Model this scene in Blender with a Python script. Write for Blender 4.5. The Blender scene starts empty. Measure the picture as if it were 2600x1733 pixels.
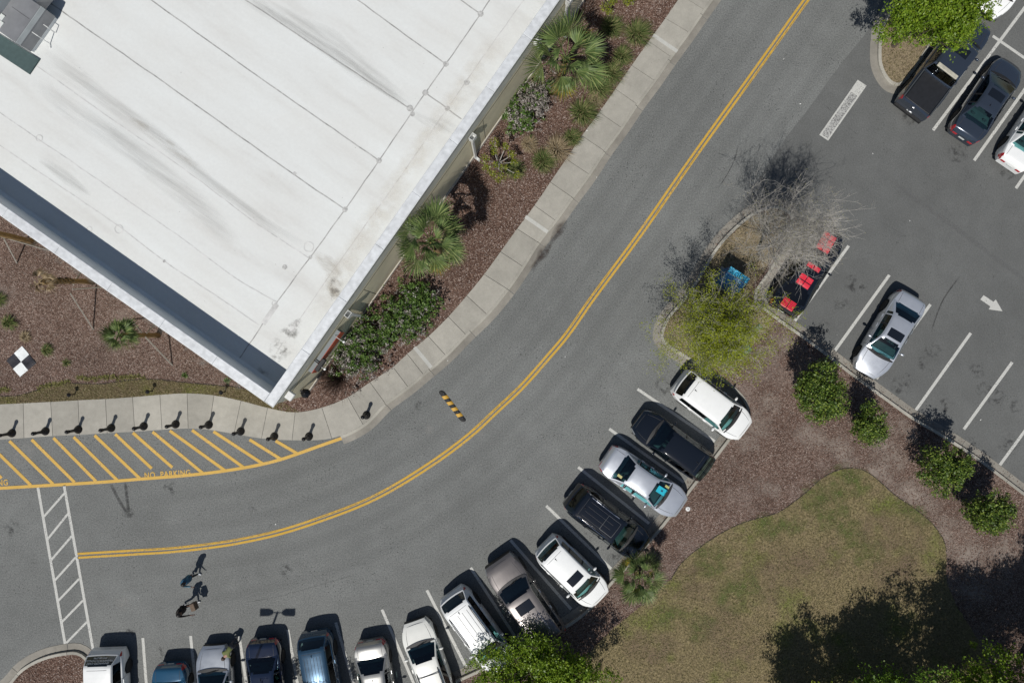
import bpy, bmesh, math, random
import numpy as np
from mathutils import Vector, Matrix, Euler

# ------------------------------------------------------------------ camera, sky, sun, exposure
scene = bpy.context.scene
col = scene.collection
CAM_H = 37.6            # metres above the road
PPM = 46.5              # photo pixels per metre on the ground
R = math.radians
cam_data = bpy.data.cameras.new('camera')
cam = bpy.data.objects.new('camera', cam_data); col.objects.link(cam)
cam.location = (0, 0, CAM_H); cam.rotation_euler = (0, 0, 0)
cam_data.sensor_fit = 'HORIZONTAL'; cam_data.sensor_width = 36.0
cam_data.lens = 36.0 * PPM * CAM_H / 2600.0
cam_data.clip_end = 2000
scene.camera = cam

SUN_AZ, SUN_EL = 20.5, 56.0     # shadows fall 20 degrees right of 'up', sun 56 degrees high
world = bpy.data.worlds.new('World'); scene.world = world; world.use_nodes = True
wn = world.node_tree; wn.nodes.clear()
wo = wn.nodes.new('ShaderNodeOutputWorld'); wb = wn.nodes.new('ShaderNodeBackground'); ws = wn.nodes.new('ShaderNodeTexSky')
ws.sky_type = 'NISHITA'; ws.sun_disc = False; ws.sun_elevation = R(SUN_EL); ws.sun_rotation = R(180 + SUN_AZ)
ws.air_density = 1.0; ws.dust_density = 0.6; ws.ozone_density = 1.5
wb.inputs[1].default_value = 0.05
wn.links.new(ws.outputs[0], wb.inputs[0]); wn.links.new(wb.outputs[0], wo.inputs[0])
sun_data = bpy.data.lights.new('sun', 'SUN'); sun = bpy.data.objects.new('sun', sun_data); col.objects.link(sun)
sun_data.energy = 4.0; sun_data.angle = R(0.53); sun_data.color = (1.0, 0.965, 0.91)
lh = 1 / math.tan(R(SUN_EL))
SUN_V = Vector((lh * math.sin(R(SUN_AZ)), lh * math.cos(R(SUN_AZ)), -1.0)).normalized()
sun.rotation_euler = SUN_V.to_track_quat('-Z', 'Y').to_euler(); sun.location = (-20, -40, 60)
vs = scene.view_settings
vs.view_transform = 'Standard'; vs.look = 'None'; vs.exposure = 0.0; vs.gamma = 1.0; vs.use_curve_mapping = False
scene.cycles.max_bounces = 8; scene.cycles.transparent_max_bounces = 12
scene.cycles.use_denoising = True

# ------------------------------------------------------------------ helpers
rnd = random.Random(7)
def P(px, py, z=0.0):
    k = (1 - z / CAM_H) / PPM
    return Vector(((px - 1300) * k, -(py - 866.5) * k, z))

def lin(r, g, b):
    f = lambda c: (c / 255 / 12.92) if c / 255 <= 0.04045 else ((c / 255 + 0.055) / 1.055) ** 2.4
    return (f(r), f(g), f(b), 1.0)

def tag(o, label=None, cat=None, group=None, kind=None):
    if label: o['label'] = label
    if cat: o['category'] = cat
    if group: o['group'] = group
    if kind: o['kind'] = kind
    return o

def empty(name, loc=(0, 0, 0), rz=0.0, parent=None):
    o = bpy.data.objects.new(name, None); col.objects.link(o)
    o.location = loc; o.rotation_euler = (0, 0, rz); o.empty_display_size = 0.3
    if parent: o.parent = parent
    return o

def link(name, me, parent=None, loc=None, rot=None, scale=None):
    o = bpy.data.objects.new(name, me); col.objects.link(o)
    if parent: o.parent = parent
    if loc is not None: o.location = loc
    if rot is not None: o.rotation_euler = rot
    if scale is not None: o.scale = scale
    return o

class MB:
    def __init__(s): s.v = []; s.f = []
    def add(s, vs_, fs_):
        n = len(s.v); s.v += [tuple(p) for p in vs_]; s.f += [tuple(i + n for i in f) for f in fs_]
    def quad(s, a, b, c, d): s.add([a, b, c, d], [(0, 1, 2, 3)])
    def tri(s, a, b, c): s.add([a, b, c], [(0, 1, 2)])
    def box(s, x0, x1, y0, y1, z0, z1, M=None):
        p = [Vector((x, y, z)) for z in (z0, z1) for (x, y) in ((x0, y0), (x1, y0), (x1, y1), (x0, y1))]
        if M is not None: p = [M @ q for q in p]
        s.add(p, [(3, 2, 1, 0), (4, 5, 6, 7), (0, 1, 5, 4), (1, 2, 6, 5), (2, 3, 7, 6), (3, 0, 4, 7)])
    def rbox(s, x0, x1, y0, y1, z0, z1, r=0.03, M=None):
        # box with chamfered vertical and top edges
        out = []
        for (z, ins) in ((z0, 0), (z1 - r, 0), (z1, r)):
            for (x, y, sx, sy) in ((x0, y0, 1, 1), (x1, y0, -1, 1), (x1, y1, -1, -1), (x0, y1, 1, -1)):
                a = (x + sx * (r + ins), y + sy * ins, z); b = (x + sx * ins, y + sy * (r + ins), z)
                out += [b, a] if (sx, sy) in ((1, 1), (-1, -1)) else [a, b]
        p = [Vector(q) for q in out]
        if M is not None: p = [M @ q for q in p]
        fs = [tuple(range(7, -1, -1)), tuple(range(16, 24))]
        for l in (0, 8):
            for i in range(8): fs.append((l + i, l + (i + 1) % 8, l + 8 + (i + 1) % 8, l + 8 + i))
        s.add(p, fs)
    def tube(s, pts, rad, n=6, caps=True):
        pts = [Vector(p) for p in pts]; m = len(pts)
        if not hasattr(rad, '__len__'): rad = [rad] * m
        base = len(s.v); up = Vector((0, 0, 1))
        t0 = (pts[1] - pts[0]).normalized()
        a = t0.cross(up)
        if a.length < 1e-3: a = Vector((1, 0, 0))
        a.normalize()
        for i in range(m):
            t = (pts[min(i + 1, m - 1)] - pts[max(i - 1, 0)])
            if t.length < 1e-9: t = t0.copy()
            t.normalize()
            a = a - t * a.dot(t)
            if a.length < 1e-4: a = t.orthogonal()
            a.normalize(); b = t.cross(a)
            for j in range(n):
                an = 2 * math.pi * j / n
                s.v.append(tuple(pts[i] + (a * math.cos(an) + b * math.sin(an)) * rad[i]))
        for i in range(m - 1):
            for j in range(n):
                s.f.append((base + i * n + j, base + i * n + (j + 1) % n, base + (i + 1) * n + (j + 1) % n, base + (i + 1) * n + j))
        if caps:
            s.f.append(tuple(base + j for j in range(n - 1, -1, -1)))
            s.f.append(tuple(base + (m - 1) * n + j for j in range(n)))
    def lathe(s, prof, n=14, M=None):
        base = len(s.v)
        for (r, z) in prof:
            for j in range(n):
                q = Vector((r * math.cos(2 * math.pi * j / n), r * math.sin(2 * math.pi * j / n), z))
                s.v.append(tuple(M @ q if M is not None else q))
        for i in range(len(prof) - 1):
            for j in range(n):
                s.f.append((base + i * n + j, base + i * n + (j + 1) % n, base + (i + 1) * n + (j + 1) % n, base + (i + 1) * n + j))
        s.f.append(tuple(base + j for j in range(n - 1, -1, -1)))
        s.f.append(tuple(base + (len(prof) - 1) * n + j for j in range(n)))
    def ell(s, c, r, n=10, m=6, M=None):
        pr = []
        base = len(s.v)
        for i in range(m + 1):
            th = math.pi * (0.02 + 0.96 * i / m)
            for j in range(n):
                ph = 2 * math.pi * j / n
                q = Vector((c[0] + r[0] * math.sin(th) * math.cos(ph), c[1] + r[1] * math.sin(th) * math.sin(ph), c[2] - r[2] * math.cos(th)))
                s.v.append(tuple(M @ q if M is not None else q))
        for i in range(m):
            for j in range(n):
                s.f.append((base + i * n + j, base + i * n + (j + 1) % n, base + (i + 1) * n + (j + 1) % n, base + (i + 1) * n + j))
        s.f.append(tuple(base + j for j in range(n - 1, -1, -1))); s.f.append(tuple(base + m * n + j for j in range(n)))
    def ribbon(s, pts, w, closed=False):
        L = offset(pts, w / 2, closed); Rr = offset(pts, -w / 2, closed); n = len(pts)
        base = len(s.v)
        for a, b in zip(L, Rr): s.v += [tuple(a), tuple(b)]
        for i in range(n if closed else n - 1):
            j = (i + 1) % n
            s.f.append((base + 2 * i + 1, base + 2 * j + 1, base + 2 * j, base + 2 * i))
    def mesh(s, name, mat, smooth=False):
        me = bpy.data.meshes.new(name); me.from_pydata(s.v, [], s.f)
        me.materials.append(mat)
        if smooth: me.polygons.foreach_set('use_smooth', [True] * len(me.polygons))
        me.update(); return me
    def build(s, name, mat, parent=None, smooth=False, loc=None, rot=None):
        return link(name, s.mesh(name, mat, smooth), parent, loc, rot)

def offset(pts, d, closed=False):
    pts = [Vector(p) for p in pts]; n = len(pts); out = []
    for i in range(n):
        a = pts[i - 1] if (i > 0 or closed) else pts[i]
        b = pts[(i + 1) % n] if (i < n - 1 or closed) else pts[i]
        t = (b - a); t.z = 0
        if t.length < 1e-9: t = Vector((1, 0, 0))
        t.normalize(); nn = Vector((-t.y, t.x, 0))
        # mitre
        t1 = (pts[i] - a); t1.z = 0
        k = 1.0
        if t1.length > 1e-6:
            t1.normalize(); c = t1.dot(t); k = 1 / max(c, 0.75)
        out.append(pts[i] + nn * d * k)
    return out

def catmull(pts, per=0.35, closed=False):
    pts = [Vector(p) for p in pts]; n = len(pts); out = []
    rng = range(n if closed else n - 1)
    for i in rng:
        p0 = pts[i - 1] if (i > 0 or closed) else pts[0] * 2 - pts[1]
        p1 = pts[i]; p2 = pts[(i + 1) % n]
        p3 = pts[(i + 2) % n] if (i + 2 < n or closed) else p2 * 2 - p1
        k = max(1, int(math.ceil((p2 - p1).length / per)))
        # centripetal parameterisation
        al = 0.5
        t0 = 0; t1 = t0 + max((p1 - p0).length, 1e-4) ** al; t2 = t1 + max((p2 - p1).length, 1e-4) ** al; t3 = t2 + max((p3 - p2).length, 1e-4) ** al
        for q in range(k):
            t = t1 + (t2 - t1) * q / k
            A1 = p0 * ((t1 - t) / (t1 - t0)) + p1 * ((t - t0) / (t1 - t0))
            A2 = p1 * ((t2 - t) / (t2 - t1)) + p2 * ((t - t1) / (t2 - t1))
            A3 = p2 * ((t3 - t) / (t3 - t2)) + p3 * ((t - t2) / (t3 - t2))
            B1 = A1 * ((t2 - t) / (t2 - t0)) + A2 * ((t - t0) / (t2 - t0))
            B2 = A2 * ((t3 - t) / (t3 - t1)) + A3 * ((t - t1) / (t3 - t1))
            out.append(B1 * ((t2 - t) / (t2 - t1)) + B2 * ((t - t1) / (t2 - t1)))
    if not closed: out.append(pts[-1])
    return out

def PX(lst, z=0.0): return [P(x, y, z) for (x, y) in lst]

def poly_obj(name, pts, mat, parent=None, z=None, skirt=None):
    bm = bmesh.new(); vs_ = []
    for p in pts:
        q = Vector(p)
        if z is not None: q.z = z
        vs_.append(bm.verts.new(q))
    f = bm.faces.new(vs_); f.normal_update()
    if f.normal.z < 0: f.normal_flip()
    if skirt is not None:
        n = len(vs_); lo = [bm.verts.new((v.co.x, v.co.y, skirt)) for v in vs_]
        for i in range(n): bm.faces.new((vs_[i], vs_[(i + 1) % n], lo[(i + 1) % n], lo[i]))
    bmesh.ops.triangulate(bm, faces=[f], quad_method='BEAUTY', ngon_method='BEAUTY')
    bmesh.ops.recalc_face_normals(bm, faces=bm.faces)
    me = bpy.data.meshes.new(name); bm.to_mesh(me); bm.free(); me.materials.append(mat)
    return link(name, me, parent)

# ------------------------------------------------------------------ materials
def nmat(name):
    m = bpy.data.materials.new(name); m.use_nodes = True
    nt = m.node_tree; b = nt.nodes['Principled BSDF']
    return m, nt, b

def N(nt, typ, **kw):
    n = nt.nodes.new(typ)
    for k, v in kw.items():
        if k.startswith('i_'):
            key = k[2:]
            key = int(key) if key.isdigit() else key.replace('_', ' ')
            n.inputs[key].default_value = v
        else: setattr(n, k, v)
    return n

def ramp(nt, src, stops, interp='LINEAR'):
    r = N(nt, 'ShaderNodeValToRGB'); r.color_ramp.interpolation = interp
    el = r.color_ramp.elements
    while len(el) < len(stops): el.new(0.5)
    for e, (p, c) in zip(el, stops):
        e.position = p; e.color = c if hasattr(c, '__len__') else (c, c, c, 1)
    nt.links.new(src, r.inputs[0]); return r.outputs[0]

def mixc(nt, fac, a, b, mode='MIX'):
    m = N(nt, 'ShaderNodeMix', data_type='RGBA', blend_type=mode)
    for inp, v in ((m.inputs[0], fac), (m.inputs[6], a), (m.inputs[7], b)):
        if hasattr(v, 'is_linked') or hasattr(v, 'links'): nt.links.new(v, inp)
        else: inp.default_value = v
    return m.outputs[2]

def pos(nt, scale=(1, 1, 1), rot=(0, 0, 0)):
    g = N(nt, 'ShaderNodeNewGeometry'); mp = N(nt, 'ShaderNodeMapping')
    mp.inputs['Rotation'].default_value = rot
    nt.links.new(g.outputs['Position'], mp.inputs[0])
    if tuple(scale) == (1, 1, 1): return mp.outputs[0]
    m2 = N(nt, 'ShaderNodeMapping'); m2.inputs['Scale'].default_value = scale     # rotate first, then stretch
    nt.links.new(mp.outputs[0], m2.inputs[0]); return m2.outputs[0]

def noise(nt, vec, scale, detail=4, rough=0.55, out=0):
    n = N(nt, 'ShaderNodeTexNoise'); n.inputs['Scale'].default_value = scale; n.inputs['Detail'].default_value = detail; n.inputs['Roughness'].default_value = rough
    nt.links.new(vec, n.inputs['Vector']); return n.outputs[out]

def voro(nt, vec, scale, out='Distance', feature='F1', rand=1.0):
    n = N(nt, 'ShaderNodeTexVoronoi', feature=feature); n.inputs['Scale'].default_value = scale; n.inputs['Randomness'].default_value = rand
    nt.links.new(vec, n.inputs['Vector']); return n.outputs[out]

def bump(nt, b, h, strength=0.4, dist=0.02):
    n = N(nt, 'ShaderNodeBump'); n.inputs['Strength'].default_value = strength; n.inputs['Distance'].default_value = dist
    nt.links.new(h, n.inputs['Height']); nt.links.new(n.outputs[0], b.inputs['Normal'])

def simple(name, c, rough=0.6, metal=0.0, coat=0.0, vary=0.0, scale=6.0, bumpy=0.0, spec=0.5):
    m, nt, b = nmat(name)
    b.inputs['Base Color'].default_value = c; b.inputs['Roughness'].default_value = rough
    b.inputs['Metallic'].default_value = metal; b.inputs['Coat Weight'].default_value = coat; b.inputs['Coat Roughness'].default_value = 0.04
    b.inputs['Specular IOR Level'].default_value = spec
    if vary or bumpy:
        v = pos(nt); n = noise(nt, v, scale, 5)
        if vary:
            lo = tuple(x * (1 - vary) for x in c[:3]) + (1,); hi = tuple(min(1, x * (1 + vary)) for x in c[:3]) + (1,)
            nt.links.new(ramp(nt, n, [(0.3, lo), (0.7, hi)]), b.inputs['Base Color'])
        if bumpy: bump(nt, b, n, bumpy, 0.02)
    return m

def asphalt(name, base, speck=0.25, dark=0.5, seed=0.0):
    m, nt, b = nmat(name)
    v = pos(nt, rot=(0, 0, seed))
    big = noise(nt, v, 0.12, 3, 0.6); mid = noise(nt, v, 0.9, 5, 0.6); fine = noise(nt, v, 14, 4, 0.85)
    c = lambda k: tuple(x * k for x in base[:3]) + (1,)
    col0 = ramp(nt, big, [(0.3, c(0.88)), (0.7, c(1.12))])
    col1 = mixc(nt, 1.0, col0, ramp(nt, mid, [(0.3, 0.92), (0.7, 1.08)]), 'MULTIPLY')
    col2 = mixc(nt, 1.0, col1, ramp(nt, fine, [(0.34, 1 - speck), (0.5, 1.0), (0.66, 1 + speck * 1.1)]), 'MULTIPLY')
    # missing stones: little dark pits, denser in some bands
    pit = voro(nt, v, 6.5); band = noise(nt, v, 0.5, 4, 0.65)
    pm = N(nt, 'ShaderNodeMath', operation='MULTIPLY')
    nt.links.new(ramp(nt, pit, [(0.13, 1.0), (0.21, 0.0)]), pm.inputs[0])
    nt.links.new(ramp(nt, band, [(0.44, 0.0), (0.62, 1.0)]), pm.inputs[1])
    col3 = mixc(nt, pm.outputs[0], col2, c(1 - dark))
    # pale stones
    wh = voro(nt, v, 9.0, 'Distance')
    wm = N(nt, 'ShaderNodeMath', operation='MULTIPLY')
    nt.links.new(ramp(nt, wh, [(0.05, 0.8), (0.11, 0.0)]), wm.inputs[0]); nt.links.new(ramp(nt, noise(nt, v, 3.0, 2), [(0.5, 0.0), (0.66, 1.0)]), wm.inputs[1])
    col4 = mixc(nt, wm.outputs[0], col3, c(2.1))
    # old oil and dirt blotches
    ob = noise(nt, v, 0.7, 6, 0.72)
    col5 = mixc(nt, ramp(nt, ob, [(0.66, 0.0), (0.74, 0.45)]), col4, c(0.62))
    nt.links.new(col5, b.inputs['Base Color']); b.inputs['Roughness'].default_value = 0.88; b.inputs['Specular IOR Level'].default_value = 0.3
    bump(nt, b, fine, 0.5, 0.01)
    return m

def mulch(name, cols, scale=13.0, pale=0.25):
    m, nt, b = nmat(name); v = pos(nt)
    wv = N(nt, 'ShaderNodeVectorMath', operation='ADD')
    nz = noise(nt, v, 4.0, 2, 0.5, out=1); sc = N(nt, 'ShaderNodeVectorMath', operation='SCALE'); sc.inputs['Scale'].default_value = 0.16
    nt.links.new(nz, sc.inputs[0]); nt.links.new(v, wv.inputs[0]); nt.links.new(sc.outputs[0], wv.inputs[1])
    cell = voro(nt, wv.outputs[0], scale, 'Color'); dist = voro(nt, wv.outputs[0], scale, 'Distance')
    sep = N(nt, 'ShaderNodeSeparateColor'); nt.links.new(cell, sep.inputs[0])
    c0 = ramp(nt, sep.outputs[0], [(0.0, cols[0]), (0.45, cols[1]), (0.8, cols[2]), (0.93, cols[3]), (1.0, cols[4])])
    c1 = mixc(nt, 1.0, c0, ramp(nt, dist, [(0.25, 1.1), (0.75, 0.55)]), 'MULTIPLY')
    big = noise(nt, v, 0.35, 5, 0.6)
    c2 = mixc(nt, 1.0, c1, ramp(nt, big, [(0.3, 0.78), (0.7, 1.25)]), 'MULTIPLY')
    patch = noise(nt, v, 0.22, 4, 0.6)
    c3 = mixc(nt, ramp(nt, patch, [(0.56, 0.0), (0.72, pale)]), c2, cols[4])
    nt.links.new(c3, b.inputs['Base Color']); b.inputs['Roughness'].default_value = 0.95; b.inputs['Specular IOR Level'].default_value = 0.15
    bump(nt, b, dist, 0.9, 0.05)
    return m

def turf(name, dry, green, soil, gscale=0.35, gpos=(0.5, 0.68)):
    m, nt, b = nmat(name); v = pos(nt)
    fine = noise(nt, v, 9, 5, 0.85); mid = noise(nt, v, 1.6, 5, 0.7); big = noise(nt, v, gscale, 5, 0.62)
    c0 = mixc(nt, ramp(nt, big, [(gpos[0], 0.0), (gpos[1], 1.0)]), dry, green)
    c1 = mixc(nt, ramp(nt, mid, [(0.52, 0.0), (0.75, 0.7)]), c0, soil)
    c2 = mixc(nt, 1.0, c1, ramp(nt, fine, [(0.36, 0.45), (0.5, 1.0), (0.64, 1.6)]), 'MULTIPLY')
    sp = voro(nt, v, 7.0); c3 = mixc(nt, ramp(nt, sp, [(0.05, 0.5), (0.1, 0.0)]), c2, (0.5, 0.45, 0.34, 1))
    nt.links.new(c3, b.inputs['Base Color']); b.inputs['Roughness'].default_value = 0.95; b.inputs['Specular IOR Level'].default_value = 0.15
    bump(nt, b, fine, 0.9, 0.05)
    return m

def concrete(name, base, stain=0.2):
    m, nt, b = nmat(name); v = pos(nt)
    oi = N(nt, 'ShaderNodeObjectInfo')
    big = noise(nt, v, 0.6, 5, 0.65); fine = noise(nt, v, 30, 3, 0.7); mid = noise(nt, v, 3.2, 5, 0.7)
    c = lambda k: tuple(min(1, x * k) for x in base[:3]) + (1,)
    c0 = ramp(nt, big, [(0.3, c(1 - stain)), (0.7, c(1 + stain * 0.6))])
    c1 = mixc(nt, 1.0, c0, ramp(nt, fine, [(0.3, 0.9), (0.7, 1.1)]), 'MULTIPLY')
    c2 = mixc(nt, 1.0, c1, ramp(nt, mid, [(0.35, 0.93), (0.65, 1.05)]), 'MULTIPLY')
    c3 = mixc(nt, 1.0, c2, ramp(nt, oi.outputs['Random'], [(0.0, 0.9), (1.0, 1.08)]), 'MULTIPLY')
    sp = voro(nt, v, 2.3); c4 = mixc(nt, ramp(nt, sp, [(0.025, 0.8), (0.045, 0.0)]), c3, (0.06, 0.055, 0.05, 1))
    nt.links.new(c4, b.inputs['Base Color']); b.inputs['Roughness'].default_value = 0.85; b.inputs['Specular IOR Level'].default_value = 0.25
    bump(nt, b, fine, 0.2, 0.01)
    return m

def paint(name, c, wear=0.5, under=(0.14, 0.14, 0.14, 1)):
    m, nt, b = nmat(name); v = pos(nt)
    n = noise(nt, v, 16, 5, 0.75); n2 = noise(nt, v, 0.8, 3)
    add = N(nt, 'ShaderNodeMath', operation='MULTIPLY_ADD'); add.inputs[1].default_value = 0.35
    nt.links.new(n2, add.inputs[0]); nt.links.new(n, add.inputs[2])
    f = ramp(nt, add.outputs[0], [(0.86 - 0.25 * wear, 0.0), (0.98 - 0.2 * wear, 1.0)])
    c1 = mixc(nt, f, c, under)
    nt.links.new(mixc(nt, 1.0, c1, ramp(nt, n2, [(0.3, 0.88), (0.7, 1.06)]), 'MULTIPLY'), b.inputs['Base Color']); b.inputs['Roughness'].default_value = 0.75
    b.inputs['Specular IOR Level'].default_value = 0.3
    return m

def leafmat(name, c1, c2, c3=None, trans=0.3, rough=0.45, spec=0.4):
    m, nt, b = nmat(name)
    g = N(nt, 'ShaderNodeNewGeometry')
    stops = [(0.0, c1), (0.6, c2), (1.0, c3 or c2)]
    c = ramp(nt, g.outputs['Random Per Island'], stops)
    nt.links.new(c, b.inputs['Base Color']); b.inputs['Roughness'].default_value = rough; b.inputs['Specular IOR Level'].default_value = spec
    t = N(nt, 'ShaderNodeBsdfTranslucent'); mx = N(nt, 'ShaderNodeMixShader'); mx.inputs[0].default_value = trans
    nt.links.new(c, t.inputs[0]); nt.links.new(b.outputs[0], mx.inputs[1]); nt.links.new(t.outputs[0], mx.inputs[2])
    nt.links.new(mx.outputs[0], nt.nodes['Material Output'].inputs[0])
    return m

def glassmat(name, tint, refl=1.0, opaque=0.0):
    m, nt, b = nmat(name)
    tr = N(nt, 'ShaderNodeBsdfTransparent'); tr.inputs[0].default_value = tint
    gl = N(nt, 'ShaderNodeBsdfGlossy'); gl.inputs['Roughness'].default_value = 0.02; gl.inputs[0].default_value = (0.9, 0.95, 1, 1)
    fr = N(nt, 'ShaderNodeFresnel'); fr.inputs[0].default_value = 1.52
    mu = N(nt, 'ShaderNodeMath', operation='MULTIPLY'); mu.inputs[1].default_value = refl * 1.6; nt.links.new(fr.outputs[0], mu.inputs[0])
    mx = N(nt, 'ShaderNodeMixShader'); nt.links.new(mu.outputs[0], mx.inputs[0]); nt.links.new(tr.outputs[0], mx.inputs[1]); nt.links.new(gl.outputs[0], mx.inputs[2])
    nt.links.new(mx.outputs[0], nt.nodes['Material Output'].inputs[0])
    return m

def decal(name, c, lo, hi, scale=2.0, strength=0.6, detail=6, squash=(1, 1, 1), rot=0.0):
    # irregular stain film: colour with noise coverage
    m, nt, b = nmat(name); v = pos(nt, squash, (0, 0, rot))
    n = noise(nt, v, scale, detail, 0.65)
    f = ramp(nt, n, [(lo, 0.0), (hi, strength)])
    b.inputs['Base Color'].default_value = c; b.inputs['Roughness'].default_value = 0.9
    tr = N(nt, 'ShaderNodeBsdfTransparent'); mx = N(nt, 'ShaderNodeMixShader')
    uv = N(nt, 'ShaderNodeAttribute', attribute_name='fade')
    mu = N(nt, 'ShaderNodeMath', operation='MULTIPLY'); nt.links.new(f, mu.inputs[0]); nt.links.new(uv.outputs['Fac'], mu.inputs[1])
    nt.links.new(mu.outputs[0], mx.inputs[0]); nt.links.new(tr.outputs[0], mx.inputs[1]); nt.links.new(b.outputs[0], mx.inputs[2])
    nt.links.new(mx.outputs[0], nt.nodes['Material Output'].inputs[0])
    return m

M = {}
M['road'] = asphalt('road_asphalt', (0.153, 0.158, 0.153, 1), 0.40, 0.7)
M['lot'] = asphalt('lot_asphalt', (0.116, 0.119, 0.116, 1), 0.22, 0.4, 1.3)
M['conc'] = concrete('sidewalk_concrete', (0.350, 0.335, 0.295, 1), 0.14)
M['conc_pale'] = concrete('kerb_concrete', (0.36, 0.345, 0.30, 1), 0.22)
M['gutter'] = concrete('gutter_concrete', (0.25, 0.235, 0.205, 1), 0.28)
M['strip'] = concrete('expansion_strip', (0.46, 0.46, 0.43, 1), 0.1)
M['yellow'] = paint('yellow_road_paint', (0.56, 0.34, 0.045, 1), 0.62)
M['yellow2'] = paint('pale_yellow_paint', (0.60, 0.38, 0.09, 1), 0.5)
M['white'] = paint('white_road_paint', (0.52, 0.52, 0.49, 1), 0.6)
M['white_worn'] = paint('worn_white_paint', (0.5, 0.5, 0.48, 1), 1.15, (0.1, 0.1, 0.1, 1))
M['mulch'] = mulch('pine_bark_mulch', [(0.072, 0.040, 0.029, 1), (0.150, 0.092, 0.070, 1), (0.225, 0.150, 0.118, 1), (0.34, 0.262, 0.22, 1), (0.46, 0.39, 0.36, 1)], 21.0, 0.10)
M['mulch2'] = mulch('faded_bark_mulch', [(0.095, 0.060, 0.046, 1), (0.175, 0.118, 0.095, 1), (0.250, 0.178, 0.146, 1), (0.34, 0.272, 0.235, 1), (0.29, 0.235, 0.205, 1)], 21.0, 0.75)
M['lawn'] = turf('dormant_lawn', (0.200, 0.162, 0.088, 1), (0.128, 0.148, 0.038, 1), (0.190, 0.142, 0.098, 1), 0.42, (0.51, 0.70))
M['verge'] = turf('thin_grass_verge', (0.13, 0.10, 0.06, 1), (0.13, 0.135, 0.035, 1), (0.095, 0.068, 0.048, 1), 0.5, (0.5, 0.62))
M['island'] = turf('island_soil', (0.23, 0.185, 0.12, 1), (0.13, 0.14, 0.05, 1), (0.10, 0.07, 0.052, 1), 0.55, (0.6, 0.75))
M['ground'] = turf('far_ground', (0.15, 0.13, 0.08, 1), (0.08, 0.11, 0.03, 1), (0.12, 0.1, 0.07, 1), 0.05)
M['dark_edge'] = simple('edging_black', (0.016, 0.013, 0.011, 1), 0.8, vary=0.4)
M['black_metal'] = simple('black_metal', (0.012, 0.012, 0.014, 1), 0.35, 0.4, vary=0.3)
M['black_plastic'] = simple('black_plastic', (0.014, 0.014, 0.015, 1), 0.55, vary=0.2)
M['rubber'] = simple('rubber', (0.018, 0.018, 0.018, 1), 0.8, vary=0.25)
M['alloy'] = simple('alloy', (0.50, 0.51, 0.53, 1), 0.4, 0.25)
M['chrome'] = simple('chrome', (0.7, 0.7, 0.72, 1), 0.12, 1.0)
M['bark'] = simple('bark', (0.10, 0.078, 0.058, 1), 0.9, vary=0.4, scale=12, bumpy=0.6)
M['twig'] = simple('bare_twigs', (0.37, 0.35, 0.32, 1), 0.85, vary=0.3, scale=9)
M['stake'] = simple('weathered_timber', (0.27, 0.25, 0.22, 1), 0.85, vary=0.3, scale=14)
M['seat'] = simple('car_seat', (0.05, 0.05, 0.052, 1), 0.8, vary=0.2)
M['seat_tan'] = simple('car_seat_tan', (0.22, 0.18, 0.13, 1), 0.8, vary=0.2)
M['dash'] = simple('dashboard', (0.075, 0.085, 0.085, 1), 0.7, vary=0.2)
M['headlight'] = simple('headlamp', (0.30, 0.32, 0.34, 1), 0.15, 0.3, coat=0.8)
M['taillight'] = simple('tail_lamp', (0.42, 0.012, 0.02, 1), 0.15, 0.0, coat=1.0)
M['gap'] = simple('panel_gap', (0.03, 0.03, 0.032, 1), 0.7)
M['plate'] = simple('number_plate', (0.6, 0.62, 0.6, 1), 0.5)
M['glass'] = glassmat('windscreen_glass', (0.40, 0.66, 0.66, 1), 1.0)
M['privacy'] = glassmat('privacy_glass', (0.055, 0.065, 0.068, 1), 1.0)
M['sunroof'] = simple('sunroof_glass', (0.008, 0.010, 0.014, 1), 0.05, 0.0, coat=1.0)
M['skin'] = simple('skin', (0.30, 0.16, 0.11, 1), 0.6)
M['skin_dark'] = simple('dark_skin', (0.11, 0.055, 0.037, 1), 0.55)
# ------------------------------------------------------------------ the ground, road, parking lot
g = MB(); g.quad((-300, -300, -0.05), (300, -300, -0.05), (300, 300, -0.05), (-300, 300, -0.05))
tag(g.build('ground', M['ground']), 'wide dry grass land beyond the site', kind='structure')
road = poly_obj('road', PX([(-500, -500), (3200, -500), (3200, 2300), (-500, 2300)]), M['road'], z=0.0)
tag(road, 'grey worn asphalt road curving past the building', kind='structure')
lot = poly_obj('parking_lot', catmull(PX([(2260, -120), (2222, 40), (2195, 90), (2168, 122), (2114, 191), (2084, 233), (2042, 291), (2011, 329), (1976, 379), (1935, 440), (1895, 500), (1862, 545), (1862, 600), (1880, 700)])) + PX([(2000, 900), (2400, 1200), (2720, 1420), (3300, 1800), (3300, -400), (2260, -400)]), M['lot'], z=0.004)
tag(lot, 'newer dark grey asphalt of the parking lot', kind='structure')
def rag(pts, a):  # ragged edge
    return [Vector((p.x + rnd.uniform(-a, a), p.y + rnd.uniform(-a, a), p.z)) for p in pts]

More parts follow.
